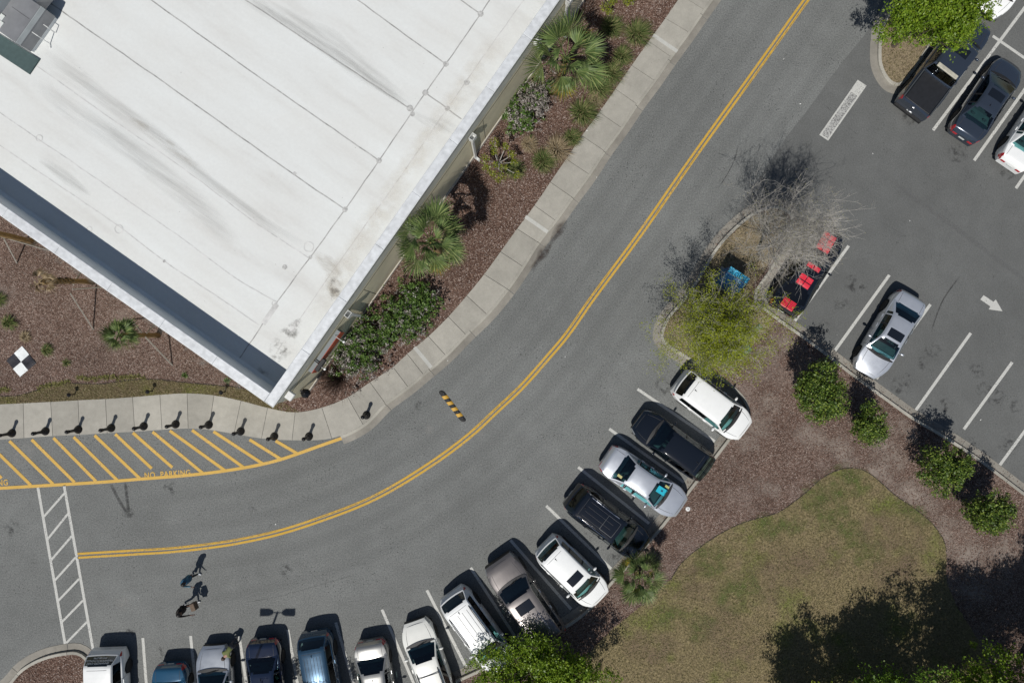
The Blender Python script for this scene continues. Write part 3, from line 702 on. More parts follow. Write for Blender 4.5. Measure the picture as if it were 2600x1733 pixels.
def membrane():
    m, nt, b = nmat('roof_membrane'); ang = math.atan2(BU.y, BU.x)
    v = pos(nt); vr = pos(nt, (1, 1, 1), (0, 0, -ang))
    vs_ = pos(nt, (0.9, 0.16, 1), (0, 0, -ang))
    n1 = noise(nt, vs_, 1.0, 6, 0.6); n2 = noise(nt, v, 0.25, 4, 0.6); n3 = noise(nt, v, 6, 5, 0.7); n4 = noise(nt, v, 0.13, 3, 0.6)
    c0 = ramp(nt, n1, [(0.25, (0.57, 0.57, 0.55, 1)), (0.45, (0.64, 0.652, 0.637, 1)), (0.7, (0.675, 0.695, 0.685, 1))])
    c1 = mixc(nt, ramp(nt, n2, [(0.45, 0.0), (0.75, 0.35)]), c0, (0.60, 0.585, 0.55, 1))
    c2 = mixc(nt, 1.0, c1, ramp(nt, n3, [(0.3, 0.97), (0.7, 1.03)]), 'MULTIPLY')
    sp = voro(nt, v, 1.1); c3 = mixc(nt, ramp(nt, sp, [(0.012, 0.7), (0.03, 0.0)]), c2, (0.25, 0.24, 0.22, 1))
    nt.links.new(c3, b.inputs['Base Color']); b.inputs['Roughness'].default_value = 0.6; b.inputs['Specular IOR Level'].default_value = 0.3
    bump(nt, b, n3, 0.12, 0.02); return m
M['membrane'] = membrane()
M['coping'] = simple('coping_metal', (0.62, 0.64, 0.655, 1), 0.5, 0.1, vary=0.16, scale=3.5, bumpy=0.5)
M['parapet_in'] = simple('parapet_membrane', (0.70, 0.72, 0.72, 1), 0.6, vary=0.06, scale=1.2)
M['seam'] = simple('roof_seam', (0.36, 0.36, 0.35, 1), 0.8, vary=0.3, scale=3)
M['seam_pale'] = simple('roof_seam_pale', (0.55, 0.55, 0.54, 1), 0.8, vary=0.2, scale=3)
M['patch'] = simple('roof_patch', (0.42, 0.42, 0.41, 1), 0.8, vary=0.35, scale=9)
M['tin'] = simple('white_tin', (0.66, 0.67, 0.66, 1), 0.4, 0.1, vary=0.1)
def bbox(name, mat, a0, a1, b0, b1, z0, z1, parent=None, r=None):
    m = MB()
    if r: m.rbox(a0, a1, b0, b1, z0, z1, r)
    else: m.box(a0, a1, b0, b1, z0, z1)
    return m.build(name, mat, parent or bld)
bbox('wall', M['stucco'], 0.07, LA, 0.07, LB, -0.1, ZR - 0.02)
bbox('roof', M['membrane'], 0.5, LA, 0.5, LB, ZR - 0.015, ZR)
bbox('parapet', M['stucco_dk'], 0.07, LA, 0.07, 0.42, ZR - 0.02, ZC - 0.07)
bbox('parapet', M['parapet_in'], 0.07, 0.42, 0.4201, LB, ZR - 0.02, ZC - 0.07)
# stepped cornice below the coping, string course, plinth on both street walls
for (nm, mat, o, z0, z1) in (('cornice', M['stucco_dk'], 0.03, 4.85, ZC - 0.07), ('reveal_joint', M['gap'], 0.064, 3.52, 3.58), ('plinth', M['plinth'], 0.01, -0.08, 0.42)):
    bbox(nm, mat, o, LA, o, 0.069, z0, z1); bbox(nm, mat, o, 0.069, 0.0691, LB, z0, z1)
# metal coping in lengths with lapped joints
a = 0.0
while a < LA:
    bbox('coping_panel', M['coping'], a + (0 if a == 0 else 0.006), min(a + 3.0, LA), -0.015, 0.46, ZC - 0.069, ZC, r=0.02); a += 3.0
b_ = 0.4661
while b_ < LB:
    bbox('coping_panel', M['coping'], -0.015, 0.46, b_ + 0.006, min(b_ + 3.0, LB), ZC - 0.069, ZC, r=0.02); b_ += 3.0
# drip edge lines and a cant strip at the foot of the parapets
bbox('drip_edge', M['tin'], -0.035, LA, -0.035, -0.0151, ZC - 0.12, ZC - 0.02); bbox('drip_edge', M['tin'], -0.035, -0.0151, -0.0149, LB, ZC - 0.12, ZC - 0.02)
m = MB(); m.add([(0.42, 0.43, ZR + 0.10), (0.60, 0.43, ZR + 0.003), (0.60, LB, ZR + 0.003), (0.42, LB, ZR + 0.10)], [(0, 1, 2, 3)]); m.build('cant_strip', M['parapet_in'], bld)
# wall joints (control joints, thin)
for px, py in ((1100, 505), (930, 735), (815, 900), (1010, 625), (1230, 330)):
    a_, _b = AB(px, py, 2.0); bbox('control_joint', M['gap'], a_, a_ + 0.015, 0.062, 0.0695, 0.42, 3.45)

# roof seams, patches, stains: laid on the membrane
def rpt(px, py, dz=0.0):
    a_, b2 = AB(px, py, ZR); return Vector((a_, b2, ZR + dz))
def seam(pts, w=0.06, mat='seam', dz=0.005, wob=0.012):
    q = catmull([rpt(*p, dz) for p in pts], 0.6); q = [p + Vector((rnd.uniform(-wob, wob), rnd.uniform(-wob, wob), 0)) for p in q]
    m = MB(); m.ribbon(q, w); m.build('roof_seam', M[mat], bld)
SE = [[(60, -40), (176, 42), (440, 226), (700, 411), (785, 470), (871, 528)], [(330, -36), (383, 0), (600, 155), (800, 295), (957, 404)], [(560, -40), (623, 0), (830, 137), (1035, 272)], [(850, -40), (908, 0), (1010, 75), (1127, 159)], [(1110, -42), (1170, 0), (1216, 33)], [(1080, 236), (1136, 276), (1172, 303)]]
for s in SE: seam(s)
for s in [[(94, 168), (306, 318), (440, 409.5), (536, 480), (640, 560), (700, 600), (784, 655)], [(-20, 272), (4, 289), (230, 444), (455, 600), (600, 707), (700, 765)], [(-20, 355), (0, 369), (160, 478), (302, 575), (417, 662.6), (540, 745), (658, 825)]]: seam(s, 0.045, 'seam_pale')
seam([(1256, -20), (1220, 36), (1132, 163), (1080, 236), (1044, 288), (962, 408), (876, 532), (787.5, 653), (703, 768), (642, 860), (600, 920)], 0.055)
seam([(1340, -15), (1300, 42), (1210, 168), (1136, 275.5), (1017, 448), (917.7, 585.6), (829.6, 710.5), (759, 812), (700, 895)], 0.045, 'seam_pale', 0.0095)
for (x, y, r_) in ((1220, 36, .15), (1132, 163, .14), (1080, 236, .15), (1041, 275, .16), (1047, 290, .12), (962, 408, .14), (876, 532, .13), (788, 653, .09), (1185, 210, .14), (1136, 276, .13), (748, 441, .09), (784, 627, .24), (1246, 214, .06), (723, 678, .12), (100, 351, .16), (302, 582, .2), (227, 582, .13), (417, 663, .07), (697, 770, .12)):
    c = rpt(x, y); m = MB(); n = 18; rr = [r_ * (1 + rnd.uniform(-.06, .06)) for _ in range(n)]
    pale = (x, y) in ((100, 351), (302, 582), (227, 582), (784, 627), (697, 770))
    if pale:
        pts = [c + Vector((math.cos(6.283 * i / n) * rr[i], math.sin(6.283 * i / n) * rr[i], 0.0135)) for i in range(n)]
        m.ribbon(pts, 0.03, True); m.build('roof_patch', M['seam_pale'], bld)
    else:
        m.add([c + Vector((math.cos(6.283 * i / n) * rr[i], math.sin(6.283 * i / n) * rr[i], 0.0135)) for i in range(n)], [tuple(range(n))]); m.build('roof_patch', M['patch'], bld)
for (x0, y0, x1, y1) in ((703, 772, 668, 822), (757, 815, 735, 843)):
    m = MB(); m.ribbon([rpt(x0, y0, 0.012), rpt(x1, y1, 0.012)], 0.26); m.build('roof_patch', M['seam_pale'], bld)
rotb = -math.atan2(BV.y, BV.x)
SG = decal('grey_water_stain', (0.40, 0.40, 0.385, 1), 0.30, 0.70, 1.5, 0.34, 6, (0.16, 2.2, 1), rotb)
SBn = decal('brown_water_stain', (0.42, 0.37, 0.30, 1), 0.38, 0.66, 1.2, 0.6, 6, (0.4, 1.3, 1), rotb)
SD = decal('dark_dirt_stain', (0.14, 0.13, 0.115, 1), 0.46, 0.68, 2.4, 0.75, 7)
SP = decal('pale_silt', (0.70, 0.66, 0.59, 1), 0.35, 0.7, 1.2, 0.45)
def rst(pts, ws, mat, dz):
    q = catmull([rpt(*p, dz) for p in pts], 0.4); L = cum(q); T = [l / L[-1] for l in L]
    W = [float(np.interp(t, np.linspace(0, 1, len(ws)), ws)) for t in T]; stain('water_stain', q, W, mat, bld)
rst([(600, -25), (660, 12), (760, 65), (830, 105), (900, 165), (970, 215), (1045, 270)], [0.7, 0.9, 1.0, 1.5, 1.3, 0.9, 0.6], SG, 0.0155)
rst([(620, -8), (700, 40), (800, 108), (900, 175), (1000, 245), (1045, 272)], [0.25, 0.4, 0.5, 0.7, 0.5, 0.3], SG, 0.017)
rst([(1045, 285), (1085, 310), (1125, 318), (1160, 335)], [0.4, 0.5, 0.8, 0.6], SG, 0.0155)
rst([(100, 120), (200, 200), (290, 270), (380, 330), (470, 405), (540, 465), (640, 540), (700, 585), (784, 630)], [1.8, 1.2, 0.8, 0.8, 0.8, 0.6, 0.5, 0.6, 0.7], SG, 0.0155)
rst([(330, 300), (400, 345), (440, 375), (500, 425)], [0.3, 0.6, 0.5, 0.3], SBn, 0.0165)
rst([(90, 200), (180, 280), (300, 355), (420, 450), (520, 540), (600, 620)], [0.8, 1.2, 1.3, 1.4, 1.3, 0.9], SG, 0.0145)
rst([(795, 640), (840, 680), (850, 720), (845, 765)], [0.5, 0.9, 1.0, 0.8], SBn, 0.0155)
rst([(850, 700), (852, 745), (848, 770)], [0.5, 0.7, 0.4], SD, 0.0175)
rst([(770, 815), (735, 845), (715, 880), (690, 915)], [0.5, 0.9, 1.3, 0.6], SD, 0.0175)
rst([(560, 985), (650, 960), (680, 930)], [0.4, 0.8, 0.6], SD, 0.016)
rst([(1290, 60), (1200, 190), (1120, 300), (1030, 440), (930, 590), (850, 720), (780, 830)], [1.2, 1.3, 1.2, 1.3, 1.5, 1.3, 1.0], SP, 0.0142)
rst([(10, 545), (130, 640), (260, 725), (420, 840), (560, 945), (640, 1000)], [0.5, 0.7, 0.5, 0.6, 0.8, 0.5], SD, 0.0143)
rst([(100, 400), (160, 445), (230, 500)], [0.4, 0.7, 0.4], SG, 0.0151)

# rainwater heads and downpipes
def downpipe(px, py, zt):
    a_, _ = AB(px, py, zt)
    m = MB(); o0, o1 = -0.24, 0.0
    m.box(a_ - .17, a_ + .17, o0, o0 + .02, zt - .3, zt + .12); m.box(a_ - .17, a_ + .17, o1 - .02, o1, zt - .3, zt + .12)
    m.box(a_ - .17, a_ - .15, o0 + .0201, o1 - .0201, zt - .3, zt + .12); m.box(a_ + .15, a_ + .17, o0 + .0201, o1 - .0201, zt - .3, zt + .12)
    m.box(a_ - .15, a_ + .15, o0 + .0201, o1 - .0201, zt - .3, zt - .28)
    h = m.build('rainwater_head', M['tin'], bld)
    m = MB(); m.box(a_ - .07, a_ + .07, -0.10, 0.0, 0.12, zt - .301); m.box(a_ - .07, a_ + .07, -0.34, -0.1001, 0.12, 0.24); m.build('downpipe', M['tin'], h)
downpipe(1195, 345, 4.05); downpipe(881, 795, 4.05); downpipe(1432, -10, 4.05)
# white wall lights under the coping
for i, (px, py) in enumerate(((728, 999), (1030, 566), (1358, 100))):
    a_, _ = AB(px, py, 4.45); m = MB(); m.rbox(a_ - .2, a_ + .2, -0.34, 0.028, 4.3, 4.52, 0.03); t = m.build('wall_light', M['tin'])
    t.matrix_world = BM
    tag(t, ('square white wall light nearest the building corner', 'square white wall light half hidden by the middle palm', 'square white wall light behind the upper palm')[i], 'wall light', 'white wall lights under the parapet')
    m = MB(); m.box(a_ - .16, a_ + .16, -0.30, -0.02, 4.27, 4.2999); m.build('lens', M['headlight'], t)
# black lanterns
for i, (px, py) in enumerate(((768, 991), (1367, 133))):
    zc = 1.9; a_, b2 = AB(px, py, zc); b2 = -0.22
    t = empty('wall_lantern', BM @ Vector((a_, b2, zc)), math.atan2(BU.y, BU.x))
    m = MB(); m.lathe([(0.08, -.32), (0.17, -.3), (0.235, 0.1), (0.235, 0.14), (0.27, 0.15), (0.20, .24), (0.05, .34)], 6); m.build('lantern_cage', M['black_metal'], t)
    m = MB(); m.box(-.04, .04, 0.05, 0.36, 0.2, 0.26); m.box(-.09, .09, 0.335, 0.361, -.1, .4); m.build('bracket', M['black_metal'], t)
    tag(t, ('black hexagonal lantern low on the wall by the building corner', 'black hexagonal lantern on the wall behind the upper palm')[i], 'lantern', 'black wall lanterns')
# red sign box with floodlight
a0, _ = AB(781, 937, 3.2); a1, _ = AB(852, 832, 3.2)
sg = empty('wall_sign', BM @ Vector(((a0 + a1) / 2, -0.06, 3.0)), math.atan2(BU.y, BU.x)); hl = (a1 - a0) / 2
m = MB(); m.box(-hl, hl, -0.10, 0.10, -0.35, 0.42); m.build('sign_box', simple('sign_grey', (0.18, 0.2, 0.21, 1), 0.6), sg)
m = MB(); m.box(-hl, hl, -0.125, -0.1001, -0.38, 0.40); m.build('sign_face', simple('sign_red', (0.34, 0.055, 0.025, 1), 0.5, vary=0.1), sg)
for q in (-hl + .55, hl - .3):
    m = MB(); m.tube([(q, 0.02, .42), (q, -0.15, .60), (q, -0.42, .58), (q, -.52, .48)], 0.014, 5); m.ell((q, -.53, .45), (.07, .07, .05)); m.build('sign_lamp', M['tin'], sg)
tag(sg, 'red-faced sign box mounted high on the olive wall near the corner', 'sign')
fl = empty('floodlight', BM @ Vector((a0 + 0.62, -0.32, 3.55)), math.atan2(BU.y, BU.x))
m = MB(); m.rbox(-.36, .36, -.12, .10, -.1, .12, .03); m.build('lamp_housing', M['black_plastic'], fl)
m = MB(); m.tube([(0, .08, 0), (0, .22, -.02), (0, .42, -.02)], 0.03, 6); m.build('arm', M['black_plastic'], fl)
tag(fl, 'black floodlight on an arm above the red sign', 'floodlight')

# rooftop air handling unit (photo top left)
ux, uy = rpt(88, 141).x, rpt(88, 141).y
hv = empty('rooftop_air_unit', BM @ Vector((ux, uy, ZR)), math.atan2(BU.y, BU.x)); tag(hv, 'grey rooftop air conditioning unit with sloped hood on the white roof', 'air conditioner')
M['hv'] = simple('galvanised_grey', (0.23, 0.235, 0.245, 1), 0.5, 0.2, vary=0.12, scale=2)
M['hv_lt'] = simple('pale_sheet', (0.42, 0.45, 0.46, 1), 0.45, 0.15, vary=0.1, scale=2)
pq = [rpt(-40, 60), rpt(0, 88), rpt(103, 152), rpt(77, 190), rpt(0, 139), rpt(-40, 112)]
m = MB(); zz = [(q.x - ux, q.y - uy) for q in pq]; m.add([(x, y, .10) for x, y in zz] + [(x, y, .0) for x, y in zz], [tuple(range(6))] + [(i, (i + 1) % 6, 6 + (i + 1) % 6, 6 + i) for i in range(6)]); m.build('walk_pad', simple('grey_green_pad', (0.055, 0.088, 0.088, 1), .85, vary=.12), hv)
m = MB(); m.box(0.1, 2.1, 0.1, 5.2, 0.0, 0.25); m.build('unit_curb', M['parapet_in'], hv)
m = MB(); m.rbox(0.05, 2.15, 0.05, 1.35, 0.2501, 1.35, .02); cab = m.build('lower_cabinet', M['hv'], hv)
m = MB(); m.box(0.05, 2.15, 0.03, 0.0499, 1.0, 1.30); m.build('access_panel', M['hv_lt'], cab)
m = MB(); m.box(0.15, 0.5, 0.95, 1.3, 1.3501, 1.39); m.box(0.52, 0.8, 1.08, 1.3, 1.3501, 1.40); m.build('label_plate', M['plate'], cab)
m = MB(); m.box(1.33, 1.345, 0.1, 1.1, 1.3501, 1.358); m.build('sheet_joint', M['gap'], cab)
m = MB(); m.rbox(0.1, 2.1, 1.3501, 5.2, 0.2501, 1.95, .02); m.build('upper_cabinet', M['hv_lt'], hv)
m = MB(); m.add([(2.1501, .35, .6), (2.1501, 2.4, .6), (2.1501, 2.4, 1.3), (2.1501, .35, 1.3), (2.85, .35, .55), (2.85, 2.4, .55), (2.85, 2.4, .75), (2.85, .35, .75)], [(0, 4, 7, 3), (1, 2, 6, 5), (3, 7, 6, 2), (4, 5, 6, 7), (0, 1, 5, 4)]); m.build('intake_hood', M['hv'], hv)
m = MB(); m.rbox(2.86, 3.6, 1.0, 5.0, 0.0, .95, .02); m.build('duct_box', M['hv_lt'], hv)
m = MB(); m.tube([(0.9, 0.02, .9), (0.9, -.28, .9), (0.9, -.3, 0.06), (0.75, -.45, .05)], .022, 6); m.tube([(1.5, 0.02, .6), (1.5, -.22, .6), (1.5, -.22, .05)], .02, 6); m.build('drain_pipe', M['tin'], hv)
m = MB(); m.tube([(2.9, .9, 1.0), (3.1, 1.5, 1.02), (3.3, 2.1, .99), (3.5, 3.6, 1.0)], .012, 4); m.build('cable', M['gap'], hv)
# ------------------------------------------------------------------ plants
M['holly'] = leafmat('holly_leaf', (0.028, 0.058, 0.012, 1), (0.095, 0.155, 0.022, 1), (0.22, 0.28, 0.045, 1), 0.15, 0.48, 0.3)
M['bright'] = leafmat('spring_leaf', (0.09, 0.16, 0.012, 1), (0.18, 0.29, 0.018, 1), (0.29, 0.38, 0.035, 1), 0.35, 0.45, 0.4)
M['bright2'] = leafmat('tree_leaf', (0.06, 0.13, 0.012, 1), (0.13, 0.24, 0.02, 1), (0.23, 0.33, 0.04, 1), 0.35, 0.45, 0.4)
M['lime'] = leafmat('lime_leaf', (0.20, 0.25, 0.015, 1), (0.32, 0.37, 0.02, 1), (0.42, 0.45, 0.05, 1), 0.35, 0.5, 0.3)
M['shrub'] = leafmat('shrub_leaf', (0.03, 0.06, 0.015, 1), (0.085, 0.16, 0.028, 1), (0.17, 0.25, 0.06, 1), 0.2)
M['blossom'] = leafmat('faded_blossom', (0.12, 0.10, 0.085, 1), (0.29, 0.26, 0.235, 1), (0.5, 0.47, 0.44, 1), 0.2, 0.8)
M['palm'] = leafmat('palm_leaf', (0.05, 0.088, 0.027, 1), (0.13, 0.185, 0.055, 1), (0.25, 0.29, 0.11, 1), 0.15, 0.5, 0.35)
M['palm_old'] = leafmat('palm_leaf_old', (0.10, 0.13, 0.02, 1), (0.22, 0.22, 0.03, 1), (0.42, 0.28, 0.05, 1), 0.2, 0.5)
M['palm_dead'] = leafmat('palm_leaf_dead', (0.20, 0.14, 0.07, 1), (0.36, 0.27, 0.16, 1), (0.5, 0.42, 0.3, 1), 0.15, 0.8)
M['palm_trunk'] = simple('palm_trunk', (0.21, 0.135, 0.055, 1), 0.95, vary=0.35, scale=14, bumpy=0.7)
M['palm_boot'] = simple('palm_boots', (0.17, 0.135, 0.085, 1), 0.95, vary=0.4, scale=10, bumpy=0.5)
M['grass_g'] = leafmat('ornamental_grass', (0.055, 0.10, 0.025, 1), (0.13, 0.16, 0.05, 1), (0.30, 0.26, 0.13, 1), 0.2, 0.7, 0.2)
M['grass_t'] = leafmat('straw_grass', (0.20, 0.15, 0.085, 1), (0.33, 0.26, 0.16, 1), (0.42, 0.36, 0.26, 1), 0.2, 0.8, 0.2)
M['stem_dry'] = simple('dry_stems', (0.085, 0.05, 0.036, 1), 0.9, vary=0.4, scale=20)
def rdir(r, up=0.0):
    while True:
        v = Vector((r.uniform(-1, 1), r.uniform(-1, 1), r.uniform(-1, 1)))
        if 0.05 < v.length < 1: break
    v.normalize(); v.z += up; return v.normalized()
def leaf(mb, p, d, n, l, w):
    s = d.cross(n)
    if s.length < 1e-4: s = d.orthogonal()
    s.normalize(); s *= w
    mb.add([p - d * l, p + s, p + d * l, p - s], [(0, 1, 2, 3)])
def crown(r, c, rad, nclump, per, lsize, clump=0.3, hollow=0.55, up=0.35, squash=0.62, blobs=1, bkr=(.30, .52), bko=(.35, .85)):
    """leaf clumps spread through a lumpy ellipsoid"""
    mb = MB(); lob = [(rdir(r), r.uniform(-.30, .22)) for _ in range(16)]
    bl = [(Vector((0, 0, 0)), 1.0)]
    if blobs > 1:
        bl = []
        for i in range(blobs):
            q = rdir(r, .1) * r.uniform(*bko); bl.append((Vector((q.x * rad[0], q.y * rad[1], q.z * rad[2])), r.uniform(*bkr)))
    c0_, rad0 = c, rad
    for i in range(nclump):
        bo, bk = bl[i % len(bl)]; c = (c0_[0] + bo.x, c0_[1] + bo.y, c0_[2] + bo.z); rad = [v * bk for v in rad0]
        d = rdir(r, 0.25)
        k = 1.0 + sum(a * max(0, d.dot(q)) ** 6 for q, a in lob)
        t = (hollow + (1 - hollow) * r.random() ** 0.6) * k
        cc = Vector((c[0] + d.x * rad[0] * t, c[1] + d.y * rad[1] * t, c[2] + d.z * rad[2] * t))
        if cc.z < 0.2: continue
        cs = clump * r.uniform(.6, 1.35); nn = int(per * r.uniform(.6, 1.4))
        for j in range(nn):
            o = rdir(r) * cs * r.random() ** 0.5; o.z *= squash
            n = (rdir(r) * 0.75 + d * 0.45 + Vector((0, 0, up))).normalized()
            dd = n.cross(rdir(r));
            if dd.length < 1e-3: continue
            dd.normalize(); s = lsize * r.uniform(.65, 1.3)
            leaf(mb, cc + o, dd, n, s, s * 0.52)
    return mb
def limbs(r, h0, c, rad, n, r0, mb=None, depth=2):
    mb = mb or MB(); mb.tube([(0, 0, -0.05), (r.uniform(-.03, .03), r.uniform(-.03, .03), h0 * .5), (0, 0, h0)], [r0 * 1.25, r0, r0 * .85], 8)
    for i in range(n):
        d = rdir(r, 0.5); e = Vector((c[0] + d.x * rad[0] * .8, c[1] + d.y * rad[1] * .8, c[2] + d.z * rad[2] * .75))
        s = Vector((0, 0, h0 * r.uniform(.8, 1.0))); mid = s.lerp(e, .5) + Vector((0, 0, .12)) + rdir(r) * .15
        mb.tube([s, mid, e], [r0 * .5, r0 * .3, r0 * .1], 5)
        for q in range(3):
            e2 = mid.lerp(e, r.uniform(.1, .8)); mb.tube([e2, e2 + rdir(r, .3) * rad[0] * .35], [r0 * .16, r0 * .05], 4)
    return mb
def tree(name, px, py, label, cat, hc, rad, nclump, per, lsize, mat, clump=.3, seed=1, z0=0.11, trunk=0.09, h0=None, group=None, hollow=.55, up=.35, n_limb=9, bark='bark', off=(0, 0), blobs=1, bkr=(.30, .52), bko=(.35, .85)):
    r = random.Random(seed); base = P(px, py); base.z = z0
    t = empty(name, base); tag(t, label, cat, group)
    c = (off[0], off[1], hc)
    limbs(r, h0 or hc * .55, c, rad, n_limb, trunk).build('trunk', M[bark], t)
    crown(r, c, rad, nclump, per, lsize, clump, hollow, up, blobs=blobs, bkr=bkr, bko=bko).build('crown', M[mat], t)
    return t
G = 'clipped hollies along the parking lot kerb'
tree('holly_tree', 2034, 984, 'largest dark green holly, beside the silver sedan nose', 'tree', 2.1, (1.75, 1.75, 1.7), 430, 24, 0.062, 'holly', .26, 11, group=G, blobs=9, hollow=.6, bkr=(.42, .72), bko=(.2, .55))
tree('holly_tree', 2163, 1069, 'smallest round holly, second from the silver sedan', 'tree', 1.7, (1.15, 1.15, 1.3), 230, 23, 0.058, 'holly', .22, 12, group=G, blobs=9, hollow=.6, bkr=(.42, .72), bko=(.2, .55))
tree('holly_tree', 2330, 1174, 'round holly in the middle of the mulch, third from the silver sedan', 'tree', 1.9, (1.48, 1.48, 1.5), 330, 24, 0.06, 'holly', .25, 13, group=G, blobs=9, hollow=.6, bkr=(.42, .72), bko=(.2, .55))
tree('holly_tree', 2450, 1282, 'round holly with yellowish leaves farthest along the lot kerb', 'tree', 1.9, (1.5, 1.5, 1.55), 340, 24, 0.06, 'holly', .25, 14, group=G, blobs=9, hollow=.6, bkr=(.42, .72), bko=(.2, .55))
tree('green_tree', 2266, 118, 'bright green leafy tree on the small kerbed island over the pickup', 'tree', 4.3, (2.9, 2.8, 1.5), 1500, 26, 0.062, 'bright', .30, 21, h0=2.0, trunk=.12, n_limb=26, blobs=26, hollow=.35)
tree('green_tree', 1380, 1668, 'bright green tree at the bottom edge beside the brown SUV', 'tree', 2.5, (3.7, 2.55, 1.35), 1700, 26, 0.062, 'bright', .30, 22, h0=1.2, trunk=.12, n_limb=26, blobs=30, hollow=.35)
tree('green_tree', 2425, 1700, 'tall green tree at the bottom right corner', 'tree', 5.0, (3.9, 3.6, 2.4), 2100, 26, 0.068, 'bright', .36, 23, h0=2.4, trunk=.14, n_limb=26, blobs=30, hollow=.3)
tree('green_tree', 2206, 1752, 'broad green tree at the bottom edge of the lawn', 'tree', 4.0, (3.7, 3.2, 1.9), 1900, 26, 0.066, 'bright2', .34, 24, h0=1.9, trunk=.13, n_limb=26, blobs=28, hollow=.3)
tree('green_tree', 2020, 1788, 'smaller olive green tree at the bottom edge of the lawn', 'tree', 3.5, (2.5, 2.9, 1.7), 1000, 26, 0.062, 'lime', .3, 25, h0=1.6, trunk=.1, n_limb=18, blobs=20, hollow=.3)
tree('green_tree', 2590, 1660, 'tall green tree beyond the right edge shading the mulch', 'tree', 5.2, (3.2, 3.4, 2.2), 1300, 26, 0.068, 'bright2', .36, 28, h0=2.4, trunk=.14, n_limb=20, blobs=26, hollow=.3)
tree('green_tree', 790, 1830, 'small leafy tree below the frame shading the dark blue SUV', 'tree', 3.9, (1.9, 1.7, 1.5), 420, 26, 0.066, 'bright2', .3, 26, h0=1.6, trunk=.1, blobs=12, hollow=.35)
tree('green_tree', 640, 1845, 'small leafy tree below the frame behind the black sedan', 'tree', 3.9, (1.6, 1.6, 1.4), 360, 26, 0.066, 'bright2', .3, 27, h0=1.6, trunk=.1, blobs=12, hollow=.35)
def leader_tree(r, h, h0, reach, nb, mb, r0, th=1.0):
    tips = []; mb.tube([(0, 0, -.05), (.03, .0, h * .25), (.0, .05, h * .55), (.06, .02, h)], [r0 * 1.3, r0, r0 * .6, .008], 7)
    for i in range(nb):
        t = (i + r.random()) / nb; z = h0 + (h * .93 - h0) * t; an = i * 2.39996 + r.uniform(-.3, .3); L_ = reach * (1.15 - .75 * t) * r.uniform(.7, 1.15); tilt = r.uniform(.5, 1.0) + .3 * (1 - t)
        d = Vector((math.cos(an) * math.sin(tilt), math.sin(an) * math.sin(tilt), math.cos(tilt))); p = Vector((0, .03, z)); pts = [p]
        for q in range(5):
            d = (d + Vector((0, 0, .13)) + rdir(r) * .10).normalized(); pts.append(pts[-1] + d * L_ / 5)
        rb = r0 * .38 * (1.1 - .7 * t); mb.tube(pts, [rb, rb * .8, rb * .6, rb * .4, rb * .25, .005], 4, caps=False)
        for q in range(int(11 * L_ / reach) + 5):
            f = r.uniform(.15, 1.0); k = min(4, int(f * 5)); s0 = pts[k].lerp(pts[k + 1], f * 5 - k) ; dd = (d * .55 + rdir(r) * .75 + Vector((0, 0, .25))).normalized(); l2 = L_ * r.uniform(.18, .42)
            e = s0 + dd * l2 + rdir(r) * .06; mb.tube([s0, s0.lerp(e, .5) + rdir(r) * .04, e], [.010 * th, .0075 * th, .005 * th], 3, caps=False)
            for w in range(6):
                s1 = s0.lerp(e, r.uniform(.2, 1)); d3 = (dd * .6 + rdir(r) * .8 + Vector((0, 0, .15))).normalized(); l3 = r.uniform(.2, .55); e3 = s1 + d3 * l3
                mb.tube([s1, e3], [.0065 * th, .004 * th], 3, caps=False); tips.append((e3, d3)); tips.append((s1.lerp(e3, .5), d3))
    return tips
r = random.Random(31); bt = empty('bare_tree', P(1922, 634) + Vector((0, 0, .11))); tag(bt, 'leafless grey twiggy tree over the black car with red stripes', 'tree')
mb = MB(); tips = leader_tree(r, 6.6, 1.3, 3.35, 80, mb, .07, .62); mb.build('trunk', M['twig'], bt)
mb = MB()
for e, d in tips:
    if r.random() < .35:
        n = rdir(r, .4); dd = n.cross(rdir(r)).normalized(); leaf(mb, e + rdir(r) * .04, dd, n, .022, .012)
mb.build('buds', leafmat('catkin', (0.25, 0.22, 0.11, 1), (0.36, 0.33, 0.17, 1), (0.3, 0.3, 0.12, 1), .2, .8), bt)
r = random.Random(35); lt = empty('leafing_tree', P(1772, 852) + Vector((0, 0, .11))); tag(lt, 'sparse lime green tree just leafing out beside the blue box', 'tree')
mb = MB(); tips = leader_tree(r, 4.3, .9, 3.5, 52, mb, .065, .75); mb.build('trunk', M['twig'], lt)
mb = MB()
for e, d in tips:
    for q in range(r.choice((0, 3, 7, 12, 18))):
        n = (rdir(r) + Vector((0, 0, .5))).normalized(); dd = n.cross(rdir(r)).normalized(); s = r.uniform(.02, .046); leaf(mb, e + rdir(r) * .2, dd, n, s, s * .5)
mb.build('crown', M['lime'], lt)

